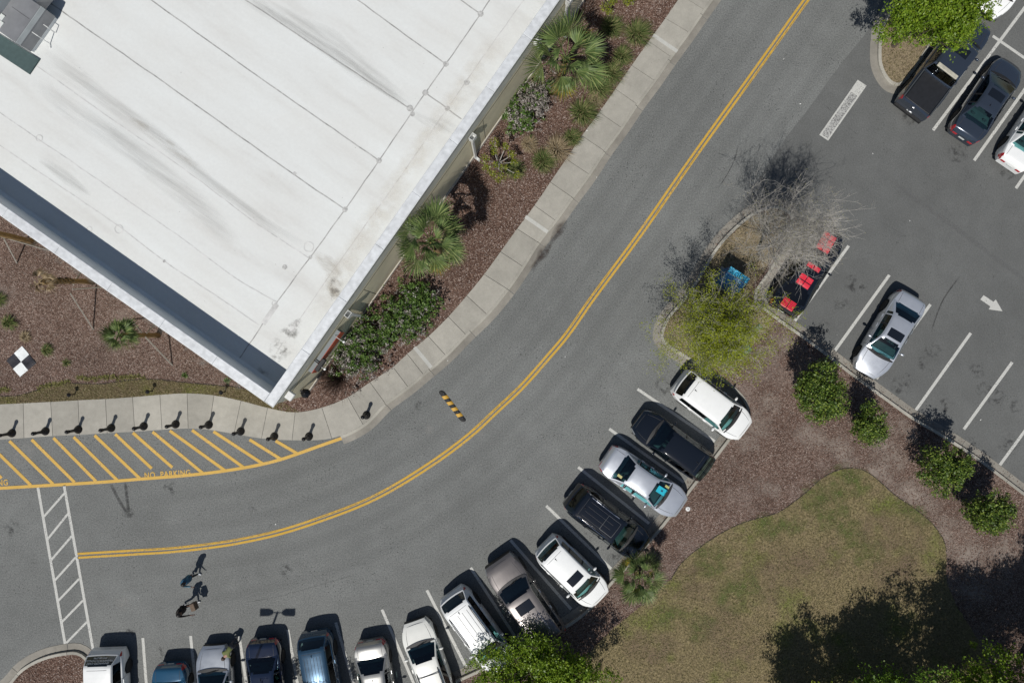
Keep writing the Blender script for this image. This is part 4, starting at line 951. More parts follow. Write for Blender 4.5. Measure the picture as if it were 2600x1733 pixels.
# fan palms: trunk, petioles and every frond a part
def frond_mesh(r, name, mat, L=0.95, pet=0.75, n=30, ang=200, droop=.35, fold=.05):
    mb = MB()
    mb.tube([(0, 0, 0), (pet * .5, 0, .05), (pet, 0, .02)], [.022, .016, .012], 4, caps=False)
    for i in range(n):
        a = R(-ang / 2 + ang * i / (n - 1)) + r.uniform(-.03, .03)
        l = L * (0.78 + .22 * math.cos(a * .8)) * r.uniform(.88, 1.08)
        d = Vector((math.cos(a), math.sin(a), 0)); s = Vector((-d.y, d.x, 0)); w = L * R(ang / n) * .24
        zf = abs(math.sin(a)) * .12 * L; p0 = Vector((pet, 0, .02))
        dr = droop * r.uniform(.5, 1.5) * L
        m1 = p0 + d * l * .55 + Vector((0, 0, zf * .6)); e = p0 + d * l + Vector((0, 0, zf - dr * .5)) + s * r.uniform(-.05, .05)
        up = Vector((0, 0, fold * .5))
        mb.add([p0, m1 + s * w + up, m1 - s * w - up, e], [(0, 2, 1), (1, 2, 3)])
    return mb.mesh(name, M[mat])
rf = random.Random(5)
FR = [frond_mesh(rf, 'frond', 'palm', .92 + .05 * k, 1.0 + .12 * (k % 2), 28, 170 + 14 * k) for k in range(4)]
FRO = [frond_mesh(rf, 'frond', 'palm_old', .85, 1.0, 26, 165, .6) for k in range(2)]
FRS = [frond_mesh(rf, 'frond', 'palm', .62, .38, 24, 190, .25) for k in range(2)]
FRD = [frond_mesh(rf, 'frond', 'palm_dead', .55, .35, 22, 150, 1.3) for k in range(2)]
def palm(px, py, h, label, n=24, lean=(0, 0), z0=.12, seed=1, sc=1.0, trunk_r=.15, mats=None, old=5, group=None, elev=(-35, 75), boots=True, boot_from=.5):
    r = random.Random(seed); base = P(px, py); base.z = z0
    t = empty('fan_palm', base); tag(t, label, 'palm', group)
    pts = [Vector((lean[0] * (k / 6) ** 1.6, lean[1] * (k / 6) ** 1.6, h * k / 6 - .05)) for k in range(7)]
    mb = MB(); rr = [trunk_r * (1.25 if k == 0 else 1.0) * r.uniform(.93, 1.07) for k in range(7)]; mb.tube(pts, rr, 10); mb.build('trunk', M['palm_trunk'], t, True)
    if boots:
        mb = MB(); k = 0
        zz = h * boot_from
        while zz < h - .1:
            an = k * 2.4; c = pts[0].lerp(pts[-1], (zz / h)); c.z = zz; c.x = lean[0] * (zz / h) ** 1.6; c.y = lean[1] * (zz / h) ** 1.6
            d = Vector((math.cos(an), math.sin(an), 0)); s = Vector((-d.y, d.x, 0))
            a = c + d * trunk_r * .85; b = c + d * (trunk_r * 1.45) + Vector((0, 0, .2))
            mb.add([a - s * .07, a + s * .07, b + s * .045, b - s * .045, a - d * .03 - s * .07 + Vector((0, 0, .03)), a - d * .03 + s * .07 + Vector((0, 0, .03))], [(0, 1, 2, 3), (4, 3, 2, 5), (0, 3, 4), (1, 5, 2)])
            zz += .045; k += 1
        mb.build('leaf_bases', M['palm_boot'], t)
    top = pts[-1]
    for i in range(n):
        f = i / max(1, n - 1); az = i * 2.39996 + r.uniform(-.25, .25); el = R(elev[0] + (elev[1] - elev[0]) * f + r.uniform(-8, 8))
        src = mats or FR; me = src[i % len(src)]
        if not mats and i < old: me = FRO[i % 2]
        o = link('frond', me, t, top + Vector((0, 0, .05 + .12 * f)))
        o.rotation_euler = Euler((r.uniform(-.25, .25), -el, az), 'XYZ'); k = sc * r.uniform(.88, 1.1) * (1 - .25 * max(0, f - .7) / .3); o.scale = (k, k, k)
    return t
palm(1410, 238, 4.2, 'big fan palm by the wall at the top of the bed', 19, (.25, .1), seed=3, sc=1.1, elev=(-22, 72), old=4)
palm(1117, 642, 4.4, 'bushy fan palm by the wall beside the long palm shadow', 24, (.05, 0), seed=4, sc=.95, elev=(-30, 74), old=4)
palm(1600, 1418, 1.7, 'fan palm at the kerb between the black SUV and the lawn', 22, (.15, -.3), seed=6, sc=.74, elev=(-30, 75), old=3)
palm(402, 851, 3.7, 'staked young palm with small green crown below the parapet', 15, (.1, -.05), z0=.02, seed=7, sc=1.05, trunk_r=.135, mats=FRS, elev=(-25, 70), boots=False)
palm(236, 716, 4.0, 'staked dead palm with drooping tan fronds and jagged trunk', 9, (-.1, -.35), z0=.02, seed=8, sc=1.0, trunk_r=.13, mats=FRD, elev=(-70, 10), boot_from=.42)
palm(88, 614, 3.9, 'staked palm trunk leaving the frame at the left edge', 13, (-.1, .1), z0=.02, seed=9, sc=1.0, trunk_r=.145, mats=FRS, elev=(-25, 70), boots=False)
# timber stakes bracing the palms
def stake(tx, ty, tz, gx, gy, label, grp):
    a = P(tx, ty, tz); b = P(gx, gy, 0.02); mb = MB(); d = (b - a)
    mb.tube([Vector((0, 0, 0)), a - b], .042, 4); o = mb.build('palm_stake', M['stake'], loc=b); tag(o, label, 'stake', grp)
SG_ = 'timber stakes bracing the palms'
stake(367, 853, 1.6, 438, 927, 'timber stake from the green-crowned palm towards the verge', SG_)
stake(362, 846, 1.6, 333.5, 811, 'short timber stake left of the green-crowned palm', SG_)
stake(372, 845, 1.6, 415, 800, 'timber stake from the green-crowned palm up towards the parapet', SG_)
stake(178, 744, 1.7, 237, 836, 'long timber stake below the dead palm', SG_)
stake(184, 734, 1.7, 268, 728, 'timber stake running level from the dead palm to the parapet', SG_)
stake(186, 722, 1.7, 206, 690, 'tan timber stake above the dead palm trunk', SG_)
stake(10, 606, 1.7, 43, 668, 'timber stake below the palm trunk at the left edge', SG_)
stake(2, 600, 1.7, 126, 636, 'timber stake along the palm trunk at the left edge', SG_)

# ornamental grasses
def tuft(px, py, rad, h, label, mat='grass_g', n=240, seed=1, z0=.13, grp=None, name='grass_tuft', wind=(.25, .1)):
    r = random.Random(seed); mb = MB()
    for i in range(n):
        an = r.uniform(0, 6.283); q = r.random() ** .7; d = Vector((math.cos(an), math.sin(an), 0)); s = Vector((-d.y, d.x, 0)) * r.uniform(.006, .014)
        p0 = d * q * rad * .25; l = rad * q; hh = h * (1.15 - .6 * q) * r.uniform(.7, 1.1); w = Vector((wind[0] * h * q, wind[1] * h * q, 0))
        p1 = p0 + d * l * .45 + Vector((0, 0, hh * .75)) + w * .3; p2 = p0 + d * l + Vector((0, 0, hh * r.uniform(.5, .95))) + w
        mb.add([p0 - s, p0 + s, p1 + s, p1 - s, p2], [(0, 1, 2, 3), (3, 2, 4)])
    c = P(px, py); c.z = z0; o = mb.build(name, M[mat], loc=c); return tag(o, label, 'grass clump', grp)
GG = 'ornamental grasses along the sidewalk'
for i, (x, y, rad, h, mt, lab) in enumerate(((1612, 95, .85, .7, 'grass_g', 'ornamental grass clump nearest the pale sidewalk strip at the top'), (1575, 150, .62, .65, 'grass_g', 'dark green ornamental grass clump second from the top'), (1548, 195, .75, .7, 'grass_g', 'feathery ornamental grass clump right of the upper palm'), (1517, 232, .75, .65, 'grass_g', 'bluish ornamental grass clump below the upper palm'), (1476, 292, .9, .7, 'grass_g', 'wide ornamental grass clump touching the sidewalk edge'), (1448, 357, .55, .6, 'grass_g', 'small green ornamental grass clump by the sidewalk'), (1412, 385, .85, .65, 'grass_t', 'straw coloured ornamental grass clump'), (1376, 415, .75, .7, 'grass_g', 'tall ornamental grass clump nearest the little yellow-leafed shrub'), (1548, 78, .7, .6, 'grass_g', 'ornamental grass clump in the upper palm shadow'), (1303, 436, .6, .5, 'grass_g', 'low grass clump beside the yellow-leafed shrub trunk'), (1340, 372, .5, .5, 'grass_t', 'faded grass clump behind the yellow-leafed shrub'), (1510, 255, .5, .4, 'grass_t', 'small straw clump between two green grasses'))):
    tuft(x, y, rad, h, lab, mt, 520, 60 + i, .13, GG)
    if mt == 'grass_g' and rad > .7: pass
GL = 'grass clumps in the palm bed mulch'
for i, (x, y, rad, h, mt, lab) in enumerate(((26, 820, .5, .45, 'grass_g', 'green grass clump left of the checkered marker'), (66, 856, .35, .25, 'grass_t', 'small straw tuft above the checkered marker'), (122, 889, .38, .35, 'grass_g', 'spiky green tuft right of the checkered marker'), (170, 920, .28, .2, 'grass_g', 'tiny green tuft between marker and verge'), (2, 762, .45, .4, 'grass_g', 'grass clump cut by the left edge'))):
    tuft(x, y, rad, h, lab, mt, 260 if rad > .3 else 90, 90 + i, .02, GL)
M['edge_leaf'] = leafmat('edging_leaf', (0.10, 0.11, 0.03, 1), (0.20, 0.20, 0.06, 1), (0.30, 0.27, 0.12, 1), .2, .7, .2)
edge = [(4 + i * 9.5, 990 - (3 if i % 2 else 0) - max(0, (i - 8) * 1.2)) for i in range(0, 3)] + [(100 + i * 10.5, 986 - i * 2.6 + rnd.uniform(-3, 3)) for i in range(8)] + [(200 + i * 11, 961 + rnd.uniform(-3, 3) - i * .3) for i in range(16)]
mb = None
for i, (x, y) in enumerate(edge):
    tuft(x, y, .17 + rnd.uniform(0, .06), .14, 'little yellow-green plant in the row along the verge edging', 'edge_leaf', 34, 120 + i, .02, 'little plants along the verge edging', 'edging_plant', (0, 0))
for i, (x, y, lab) in enumerate(((470, 953, 'single green sprig left of the parapet corner'), (578, 966, 'green sprig close to the parapet edge'))): tuft(x, y, .22, .18, lab, 'shrub', 60, 160 + i, .02, None, 'small_plant')

# flowering shrubs
def shrub(px, py, rad, label, n1, n2, seed, z=.5):
    r = random.Random(seed); t = empty('flowering_shrub', P(px, py) + Vector((0, 0, .12))); tag(t, label, 'shrub', 'flowering shrubs by the wall')
    t.rotation_euler.z = R(54)
    mb = MB()
    for i in range(60):
        d = rdir(r, .6); e = Vector((d.x * rad[0] * .9, d.y * rad[1] * .9, abs(d.z) * rad[2])); mb.tube([(d.x * .15, d.y * .15, 0), e * .55 + Vector((0, 0, .1)), e], [.014, .009, .004], 3, caps=False)
    mb.build('stems', M['stem_dry'], t)
    crown(r, (0, 0, z), rad, n1, 16, .062, .16, .5, .5, .7, blobs=34).build('foliage', M['shrub'], t)
    crown(r, (0, 0, z + .05), (rad[0] * 1.02, rad[1] * 1.02, rad[2] * 1.05), n2, 13, .05, .15, .6, .5, .7, blobs=38).build('blossoms', M['blossom'], t)
shrub(1036, 790, (2.0, 1.75, .85), 'green flowering shrub beside the downpipe', 640, 210, 41)
shrub(926, 890, (2.25, 1.75, .8), 'pinkish grey flowering shrub nearest the building corner', 460, 330, 42)
shrub(1338, 278, (1.9, 1.3, .7), 'grey twiggy flowering shrub below the upper palm', 250, 380, 43)
# dry stems at the corner
r = random.Random(45); mb = MB()
for i in range(420):
    an = r.gauss(R(205), .8); tl = r.uniform(.35, 1.4); l = r.uniform(.6, 1.8); d = Vector((math.cos(an) * math.sin(tl), math.sin(an) * math.sin(tl), math.cos(tl)))
    mb.tube([(r.uniform(-.15, .15), r.uniform(-.15, .15), 0), d * l * .6 + Vector((0, 0, .05)), d * l + Vector((0, 0, -.08))], [.009, .007, .003], 3, caps=False)
tag(mb.build('dry_shrub', M['stem_dry'], loc=P(868, 958) + Vector((0, 0, .1))), 'leafless brown shrub of arching stems at the building corner', 'shrub')
# little yellow-leafed shrubs
def loquat(px, py, label, cl, seed, hs=1.3):
    r = random.Random(seed); b = P(px, py); b.z = .13; t = empty('yellow_leafed_shrub', b); tag(t, label, 'shrub', 'yellow-leafed open shrubs')
    mb = MB(); mb.tube([(0, 0, -.03), (0.02, .1, .45), (.02, .16, .7)], [.05, .045, .04], 6); lf = MB()
    for (x, y, s) in cl:
        h = hs * r.uniform(.8, 1.15); e = P(x, y, h) - b; mb.tube([(0.02, .16, .6), Vector((0, .1, .5)).lerp(e, .6), e], [.028, .02, .01], 4)
        for q in range(3):
            cc = e + rdir(r) * s * .55; mb.tube([e.lerp(Vector((0, .1, .5)), .25), cc], [.009, .004], 3)
        for q in range(int(85 * s / .25)):
            n = (rdir(r) + Vector((0, 0, .8))).normalized(); dd = n.cross(rdir(r)).normalized(); o = rdir(r) * s * r.random() ** .45; o.z *= .5; k = r.uniform(.04, .075); leaf(lf, e + o, dd, n, k, k * .42)
    mb.build('trunk', M['twig'], t); lf.build('crown', M['bright_y'], t)
M['bright_y'] = leafmat('yellow_leaf', (0.09, 0.12, 0.012, 1), (0.21, 0.25, 0.02, 1), (0.33, 0.33, 0.04, 1), .3, .4, .5)
loquat(1266, 430, 'small open shrub with yellow-green leaf clusters by the downpipe', [(1255, 364, .34), (1283, 372, .22), (1255, 385, .22), (1300, 392, .25), (1231, 403, .3), (1236, 425, .3), (1278, 424, .26), (1305, 411, .2), (1270, 449, .36), (1250, 441, .24), (1312, 443, .22), (1258, 418, .2)], 51)
loquat(1562, -22, 'yellow-leafed shrub at the top edge above the grasses', [(1540, 18, .34), (1555, 2, .3), (1590, 4, .3), (1606, 0, .26), (1548, 30, .2), (1572, -14, .3), (1598, -20, .3)], 52)

# ------------------------------------------------------------------ loose cover: bark chips, lawn grass, fallen leaves
def inside(poly, pts):
    x, y = pts[:, 0], pts[:, 1]; n = len(poly); r_ = np.zeros(len(pts), bool); j = n - 1
    for i in range(n):
        xi, yi, xj, yj = poly[i][0], poly[i][1], poly[j][0], poly[j][1]
        if abs(yj - yi) > 1e-12: r_ ^= ((yi > y) != (yj > y)) & (x < (xj - xi) * (y - yi) / (yj - yi) + xi)
        j = i
    return r_
def scatter(name, polys, holes, n, size, mat, label, z, seed, tilt=.45, asp=.4, dense=None):
    g_ = np.random.default_rng(seed); P2 = lambda pl: [(p.x, p.y) for p in pl]
    polys = [P2(p) for p in polys]; holes = [P2(p) for p in holes]; keep = []
    xmin, xmax, ymin, ymax = -28.8, 28.8, -19.6, 19.4; cnt = 0
    while cnt < n:
        c = np.column_stack([g_.uniform(xmin, xmax, 60000), g_.uniform(ymin, ymax, 60000)]); k = np.zeros(len(c), bool)
        for p in polys: k |= inside(p, c)
        for p in holes: k &= ~inside(p, c)
        c = c[k]
        if dense is not None: c = c[g_.random(len(c)) < dense(c)]
        keep.append(c); cnt += len(c)
        if len(keep) > 60: break
    c = np.concatenate(keep)[:n]; m_ = len(c); a = g_.uniform(0, 6.283, m_); s = size * g_.uniform(.5, 1.5, m_); t1 = g_.uniform(-tilt, tilt, m_); t2 = g_.uniform(-tilt, tilt, m_)
    zz = z(c) + .012 + s * .35
    d1 = np.column_stack([np.cos(a) * s, np.sin(a) * s, t1 * s]); d2 = np.column_stack([-np.sin(a) * s * asp, np.cos(a) * s * asp, t2 * s * asp]); o = np.column_stack([c, zz])
    v = np.stack([o - d1, o - d2, o + d1, o + d2], 1).reshape(-1, 3)
    me = bpy.data.meshes.new(name); me.from_pydata(v.tolist(), [], np.arange(m_ * 4).reshape(-1, 4).tolist()); me.materials.append(mat)
    return tag(link(name, me), label, kind='stuff')
chip = leafmat('bark_chip', (0.095, 0.052, 0.038, 1), (0.20, 0.128, 0.10, 1), (0.38, 0.305, 0.26, 1), 0.0, .9, .15)
straw = leafmat('lawn_blade', (0.10, 0.10, 0.035, 1), (0.21, 0.172, 0.092, 1), (0.36, 0.31, 0.19, 1), .15, .85, .15)
lawn_poly = lawnc + PX([(2560, 2150), (1440, 2150)])
flat = lambda h: (lambda c: np.full(len(c), h))
scatter('mulch_chips', [bed_poly, isl3], [lawn_poly, isl], 42000, .034, chip, 'loose bark chips scattered over the big planting bed', flat(.112), 1)
scatter('mulch_chips', [east], [], 17000, .034, chip, 'loose bark chips scattered beside the wall', lambda c: np.array([swz(x * PPM + 1300) - .012 for x in c[:, 0]]), 2)
scatter('mulch_chips', [west], [], 20000, .034, chip, 'loose bark chips scattered round the staked palms', flat(.02), 3)
scatter('lawn_grass', [lawn_poly], [], 52000, .036, straw, 'short straw and green blades of the dormant lawn', flat(.122), 4, .9, .28)
scatter('verge_grass', [verge], [], 9000, .034, straw, 'short thin grass blades of the verge', flat(.03), 5, .9, .3)
scatter('island_grass', [isl, isl2], [], 9000, .034, straw, 'dry grass blades on the kerbed islands', flat(.118), 6, .9, .3)
near_edge = [offset([Vector(p) for p in bedc], .35)[i] for i in range(len(bedc))] + bedc[::-1]
scatter('fallen_litter', [near_edge], [], 1500, .03, chip, 'bark chips spilled over the kerb into the gutter', flat(.02), 7)
# ------------------------------------------------------------------ cars
def carpaint(name, c, metal=0.0, rough=0.3, coat=1.0):
    m, nt, b = nmat(name); b.inputs['Base Color'].default_value = c; b.inputs['Metallic'].default_value = metal; b.inputs['Roughness'].default_value = rough
    b.inputs['Coat Weight'].default_value = coat; b.inputs['Coat Roughness'].default_value = 0.03
    v = pos(nt); n = noise(nt, v, 3.0, 5, .6)
    nt.links.new(mixc(nt, 1.0, c, ramp(nt, n, [(.3, .97), (.7, 1.02)]), 'MULTIPLY'), b.inputs['Base Color'])
    nt.links.new(ramp(nt, n, [(.35, rough * .95), (.7, rough * 1.08)]), b.inputs['Roughness'])
    return m
CP = dict(white=carpaint('white_paint', (0.80, 0.81, 0.80, 1), 0, .35, .7), cream=carpaint('cream_paint', (0.78, 0.78, 0.73, 1), 0, .35, .7), black=carpaint('black_paint', (0.006, 0.008, 0.012, 1), 0, .07),
          navy=carpaint('navy_paint', (0.008, 0.014, 0.034, 1), 0, .08), silver=carpaint('silver_paint', (0.50, 0.53, 0.57, 1), .7, .34, .8), silver2=carpaint('bright_silver_paint', (0.60, 0.63, 0.68, 1), .6, .32, .8),
          taupe=carpaint('taupe_paint', (0.17, 0.155, 0.15, 1), .5, .35, .8), grey=carpaint('grey_paint', (0.33, 0.33, 0.32, 1), .6, .35, .8), slate=carpaint('slate_paint', (0.040, 0.052, 0.075, 1), .35, .16), blue=carpaint('blue_paint', (0.02, 0.085, 0.16, 1), .25, .14), steel=carpaint('blue_steel_paint', (0.03, 0.075, 0.13, 1), .45, .2))
STY = dict(
 sedan=dict(L=4.85, W=1.83, H=1.46, A=1.28, B=2.08, C=3.32, D=4.05, hood=[(0, .58), (.1, .68), (.45, .78), (1.0, .89), (1.4, .96)], belt=.98, tail=[(0, 1.05), (.55, 1.03), (.72, .98), (.8, .70)], R=.33, wf=.92, wr=3.76, tl=(.76, 1.04)),
 coupe=dict(L=5.02, W=1.92, H=1.45, A=1.66, B=2.28, C=3.55, D=4.36, hood=[(0, .62), (.08, .74), (.5, .86), (1.2, .95), (1.75, 1.0)], belt=1.03, tail=[(0, 1.10), (.4, 1.10), (.60, 1.08), (.67, .75)], R=.36, wf=1.0, wr=3.95, tl=(.82, 1.04)),
 suv=dict(L=4.7, W=1.88, H=1.70, A=1.12, B=1.80, C=4.12, D=4.52, hood=[(0, .66), (.1, .80), (.45, .92), (1.0, 1.02), (1.3, 1.07)], belt=1.08, tail=[(0, 1.10), (.08, 1.02), (.13, .80), (.18, .66)], R=.37, wf=.92, wr=3.65, tl=(.86, 1.2)),
 wagon=dict(L=4.55, W=1.82, H=1.56, A=1.12, B=1.85, C=3.85, D=4.36, hood=[(0, .62), (.1, .74), (.45, .85), (1.0, .96), (1.3, 1.0)], belt=1.0, tail=[(0, 1.03), (.09, .96), (.14, .78), (.19, .66)], R=.34, wf=.9, wr=3.55, tl=(.80, 1.05)),
 van=dict(L=5.05, W=1.96, H=1.76, A=.95, B=1.95, C=4.55, D=4.92, hood=[(0, .62), (.1, .76), (.45, .90), (.8, 1.0), (1.1, 1.06)], belt=1.06, tail=[(0, 1.08), (.05, 1.0), (.09, .85), (.13, .6)], R=.34, wf=.95, wr=4.0, tl=(.9, 1.3)),
 big=dict(L=5.25, W=2.0, H=1.90, A=1.42, B=2.05, C=4.75, D=5.1, hood=[(0, .85), (.08, 1.0), (.4, 1.08), (1.0, 1.15), (1.5, 1.2)], belt=1.2, tail=[(0, 1.2), (.06, 1.1), (.1, .85), (.15, .65)], R=.40, wf=1.0, wr=4.0, tl=(.95, 1.3)),
 pickup=dict(L=5.9, W=1.98, H=1.88, A=1.45, B=2.08, C=3.72, D=3.98, hood=[(0, .85), (.08, 1.0), (.4, 1.08), (1.0, 1.15), (1.5, 1.2)], belt=1.18, tail=[(0, 1.20), (1.0, 1.20), (1.80, 1.20), (1.92, 1.14)], R=.41, wf=1.02, wr=4.65, tl=(.85, 1.2)),
)
WH = {}
def wheel_meshes(Rw):
    if Rw in WH: return WH[Rw]
    m = MB(); T = Matrix.Rotation(R(90), 4, 'X'); m.lathe([(Rw * .62, -.11), (Rw * .93, -.11), (Rw, -.08), (Rw, .08), (Rw * .93, .11), (Rw * .62, .11)], 22, T); ty = m.mesh('wheel', M['rubber'], False)
    m = MB(); m.lathe([(Rw * .63, -.10), (Rw * .66, -.104), (Rw * .58, -.075), (Rw * .58, .075), (Rw * .66, .104), (Rw * .63, .1)], 20, T)
    for k in range(10):
        a = 6.283 * k / 10
        for s in (-1, 1):
            Mx = T @ Matrix.Rotation(a, 4, 'Z'); m.box(Rw * .08, Rw * .62, -.018, .018, s * .088 - .008, s * .088 + .008, Mx)
    m.lathe([(.03, -.1), (Rw * .16, -.099), (Rw * .16, .099), (.03, .1)], 10, T); ri = m.mesh('rim', M['alloy'], False)
    WH[Rw] = (ty, ri); return WH[Rw]
def interior(tan):
    key = 'tan' if tan else 'blk'
    if key in WH: return WH[key]
    mt = M['seat_tan'] if tan else M['seat']
    m = MB(); m.rbox(-.24, .24, -.25, .25, 0.0, .16, .05); m.rbox(-.34, -.16, -.24, .24, .1, .62, .05, Matrix.Rotation(R(-14), 4, 'Y')); m.rbox(-.36, -.26, -.13, .13, .64, .84, .04, Matrix.Rotation(R(-14), 4, 'Y')); s = m.mesh('seat', mt)
    m = MB(); m.rbox(-.24, .24, -.62, .62, 0.0, .16, .05); m.rbox(-.34, -.16, -.62, .62, .1, .62, .05, Matrix.Rotation(R(-18), 4, 'Y'))
    for y in (-.36, .36): m.rbox(-.36, -.26, y - .12, y + .12, .63, .78, .04, Matrix.Rotation(R(-18), 4, 'Y'))
    b = m.mesh('rear_bench', mt)
    m = MB(); n = 16; Mx = Matrix.Rotation(R(62), 4, 'Y')
    m.tube([Mx @ Vector((.18 * math.cos(6.283 * k / n), .18 * math.sin(6.283 * k / n), 0)) for k in range(n + 1)], .016, 5); m.tube([Mx @ Vector((-.17, 0, 0)), Mx @ Vector((.17, 0, 0))], .02, 4); w = m.mesh('steering_wheel', M['black_plastic'])
    WH[key] = (s, b, w); return WH[key]
def hermite(pts):
    xs = np.array([p[0] for p in pts], float); ys = np.array([p[1] for p in pts], float)
    def f(x):
        t = np.linspace(-.09, .09, 7); return float(np.mean(np.interp(x + t, xs, ys)))
    return f
def car(name, style, paint, front, rear, label, roof=None, sunroof=None, rails=False, ribs=0, antenna='fin', hood_gap=True, privacy=False, tan=False, bars=False, cat='car', zf=.72, extras=None, group=None, mirror=None, light_style='n', L=None):
    S = dict(STY[style]); pm = CP[paint]; rm = CP[roof] if roof else pm
    F, B_ = P(*front, zf), P(*rear, zf); F.z = B_.z = 0
    meas = (F - B_).length; want = L or S['L']; c = (F + B_) / 2; d = (F - B_).normalized()
    k = meas / S['L']
    if L: k = L / S['L']
    if abs(k - 1) > .001:
        for q in ('L', 'A', 'B', 'C', 'D', 'wf', 'wr'): S[q] *= k
    if L: c = (F - d * (L / 2)) if L and zf else c
    Lc, W, H = S['L'], S['W'], S['H']; hw = W / 2
    t = empty(name, c, math.atan2(d.y, d.x)); tag(t, label, cat, group or 'parked vehicles')
    X = lambda dd: Lc / 2 - dd          # distance from nose -> local x
    D_, A_, Bq, C_ = S['D'], S['A'], S['B'], S['C']
    hoodmax = S['hood'][-1][0]
    pts = [(p[0], p[1]) for p in S['hood']] + [(max(hoodmax + .2, A_ + .3), S['belt'])] + [(D_ - .25, S['belt'] + .03)] + [(min(D_ + p[0], Lc), p[1]) for p in S['tail']]
    pts[-1] = (Lc, S['tail'][-1][1])
    zsh = hermite(pts)
    def plan(dd):
        p = 1.0
        if dd < 1.0: p -= (.34 if style not in ('big', 'pickup') else .2) * (1 - dd / 1.0) ** 2.4
        e = Lc - dd
        if e < .8: p -= (.26 if style not in ('pickup', 'van', 'big') else .09) * (1 - e / .8) ** 2.4
        return p
    Rw = S['R']; Ra = Rw + .055
    def zbot(dd):
        z = .25 + (.10 * max(0, 1 - dd / .35)) + (.12 * max(0, 1 - (Lc - dd) / .4))
        for w_ in (S['wf'], S['wr']):
            dx = abs(dd - w_)
            if dx < Ra: z = max(z, min(Rw + math.sqrt(Ra * Ra - dx * dx), zsh(dd) - .12))
        return z
    st = sorted(set([0, .02, .05, .1, .16, .24, .33] + [round(x, 3) for x in np.arange(.42, Lc - .36, .10)] + [Lc - q for q in (.33, .24, .16, .1, .05, .02, 0)]))
    TL = [0, .18, .4, .62, .82, .94, 1.0]; FY = [.945, .985, 1.0, .997, .985, .965, .925]
    TF = [.80, .55, .28, 0]
    def half(dd):
        w = hw * plan(dd); zb = zbot(dd); zs = zsh(dd); out = []
        for q, f in zip(TL, FY): out.append((w * f, zb + (zs - zb) * q))
        crown_ = .055 if (dd < A_ + .3 or dd > D_ - .2) else .03
        for f in TF: out.append((w * .925 * f, zs + .008 + crown_ * (1 - f * f)))
        return out
    V = []; rows = []
    for dd in st:
        h = half(dd); full = [(-y, z) for y, z in h] + [(y, z) for y, z in h[-2::-1]]
        rows.append([(X(dd), y, z) for y, z in full])
    ncol = len(rows[0]); nt_ = len(TL)
    body, hlL, hlR, tlL, tlR, gr = MB(), MB(), MB(), MB(), MB(), MB()
    op0, op1 = A_ + .14, D_ - (.22 if style in ('sedan', 'coupe') else .16)
    if style == 'pickup': op1 = D_ - .1
    for i in range(len(st) - 1):
        dm = (st[i] + st[i + 1]) / 2
        for j in range(ncol - 1):
            q = [rows[i][j], rows[i + 1][j], rows[i + 1][j + 1], rows[i][j + 1]]
            y = sum(p[1] for p in q) / 4; z = sum(p[2] for p in q) / 4
            if nt_ - 1 < j < ncol - nt_ - 1 + 0 and op0 < dm < op1: continue
            if nt_ - 1 == j and False: continue
            tgt = body
            if .02 < dm < .34 and z > zsh(dm) - .17 and z < zsh(dm) + .004 and (nt_ - 4 <= j <= nt_ - 2 or ncol - nt_ <= j <= ncol - nt_ + 2): tgt = hlL if y > 0 else hlR
            if style in ('sedan', 'coupe') and Lc - dm < .22 and S['tl'][0] - .12 < z < zsh(dm) - .02 and (j < nt_ - 1 or j > ncol - nt_ - 1): tgt = tlL if y > 0 else tlR
            if style in ('suv', 'van', 'wagon', 'big', 'pickup') and Lc - dm < .26 and abs(y) > hw * .80 and S['tl'][0] - .02 < z < S['tl'][1]: tgt = tlL if y > 0 else tlR
            tgt.quad(*q)
    # nose and tail caps
    for e, sgn in ((0, 1), (-1, -1)):
        r_ = rows[e]; nn = len(r_); half_n = nn // 2
        for j in range(half_n):
            a, b, c2, d2 = r_[j], r_[j + 1], r_[nn - 2 - j], r_[nn - 1 - j]
            zz = (a[2] + b[2]) / 2; tgt = gr if (sgn > 0 and .36 < zz < zsh(.02) - .03) else body
            if (Vector(b) - Vector(c2)).length < 1e-5: tgt.add([a, b, d2], [(0, 1, 2)])
            else: tgt.add([a, b, c2, d2], [(0, 1, 2, 3)])
    def fix(mb, nm, mat, smooth=True, parent=t):
        if not mb.f: return None
        bm = bmesh.new(); vs_ = [bm.verts.new(v) for v in mb.v]
        for f in mb.f:
            try: bm.faces.new([vs_[k2] for k2 in f])
            except ValueError: pass
        bmesh.ops.remove_doubles(bm, verts=bm.verts, dist=1e-4); bmesh.ops.recalc_face_normals(bm, faces=bm.faces)
        me = bpy.data.meshes.new(nm); bm.to_mesh(me); bm.free(); me.materials.append(mat)
        if smooth:
            me.polygons.foreach_set('use_smooth', [True] * len(me.polygons))
            try: me.set_sharp_from_angle(angle=R(38))
            except Exception: pass
        return link(nm, me, parent)
    # consistent outward normals matter little for two-sided paint, but keep them tidy
    bo = fix(body, 'body', pm)
    for mb, nm, mt in ((hlL, 'headlight', 'headlight'), (hlR, 'headlight', 'headlight'), (tlL, 'tail_light', 'taillight'), (tlR, 'tail_light', 'taillight')): fix(mb, nm, M[mt])
    fix(gr, 'grille', M['black_plastic'])
    if style in ('sedan', 'coupe'):
        for s in (-1, 1):
            w_ = hw * plan(Lc); m = MB(); m.rbox(X(Lc) - .012, X(Lc) + .05, min(s * w_ * .5, s * w_ * .9), max(s * w_ * .5, s * w_ * .9), zsh(Lc) - .12, zsh(Lc) + .01, .01); m.build('tail_light', M['taillight'], t)
    m = MB(); m.box(X(Lc - .25), X(.25), -hw * .9, hw * .9, .22, .30); m.build('underbody', M['black_plastic'], t)
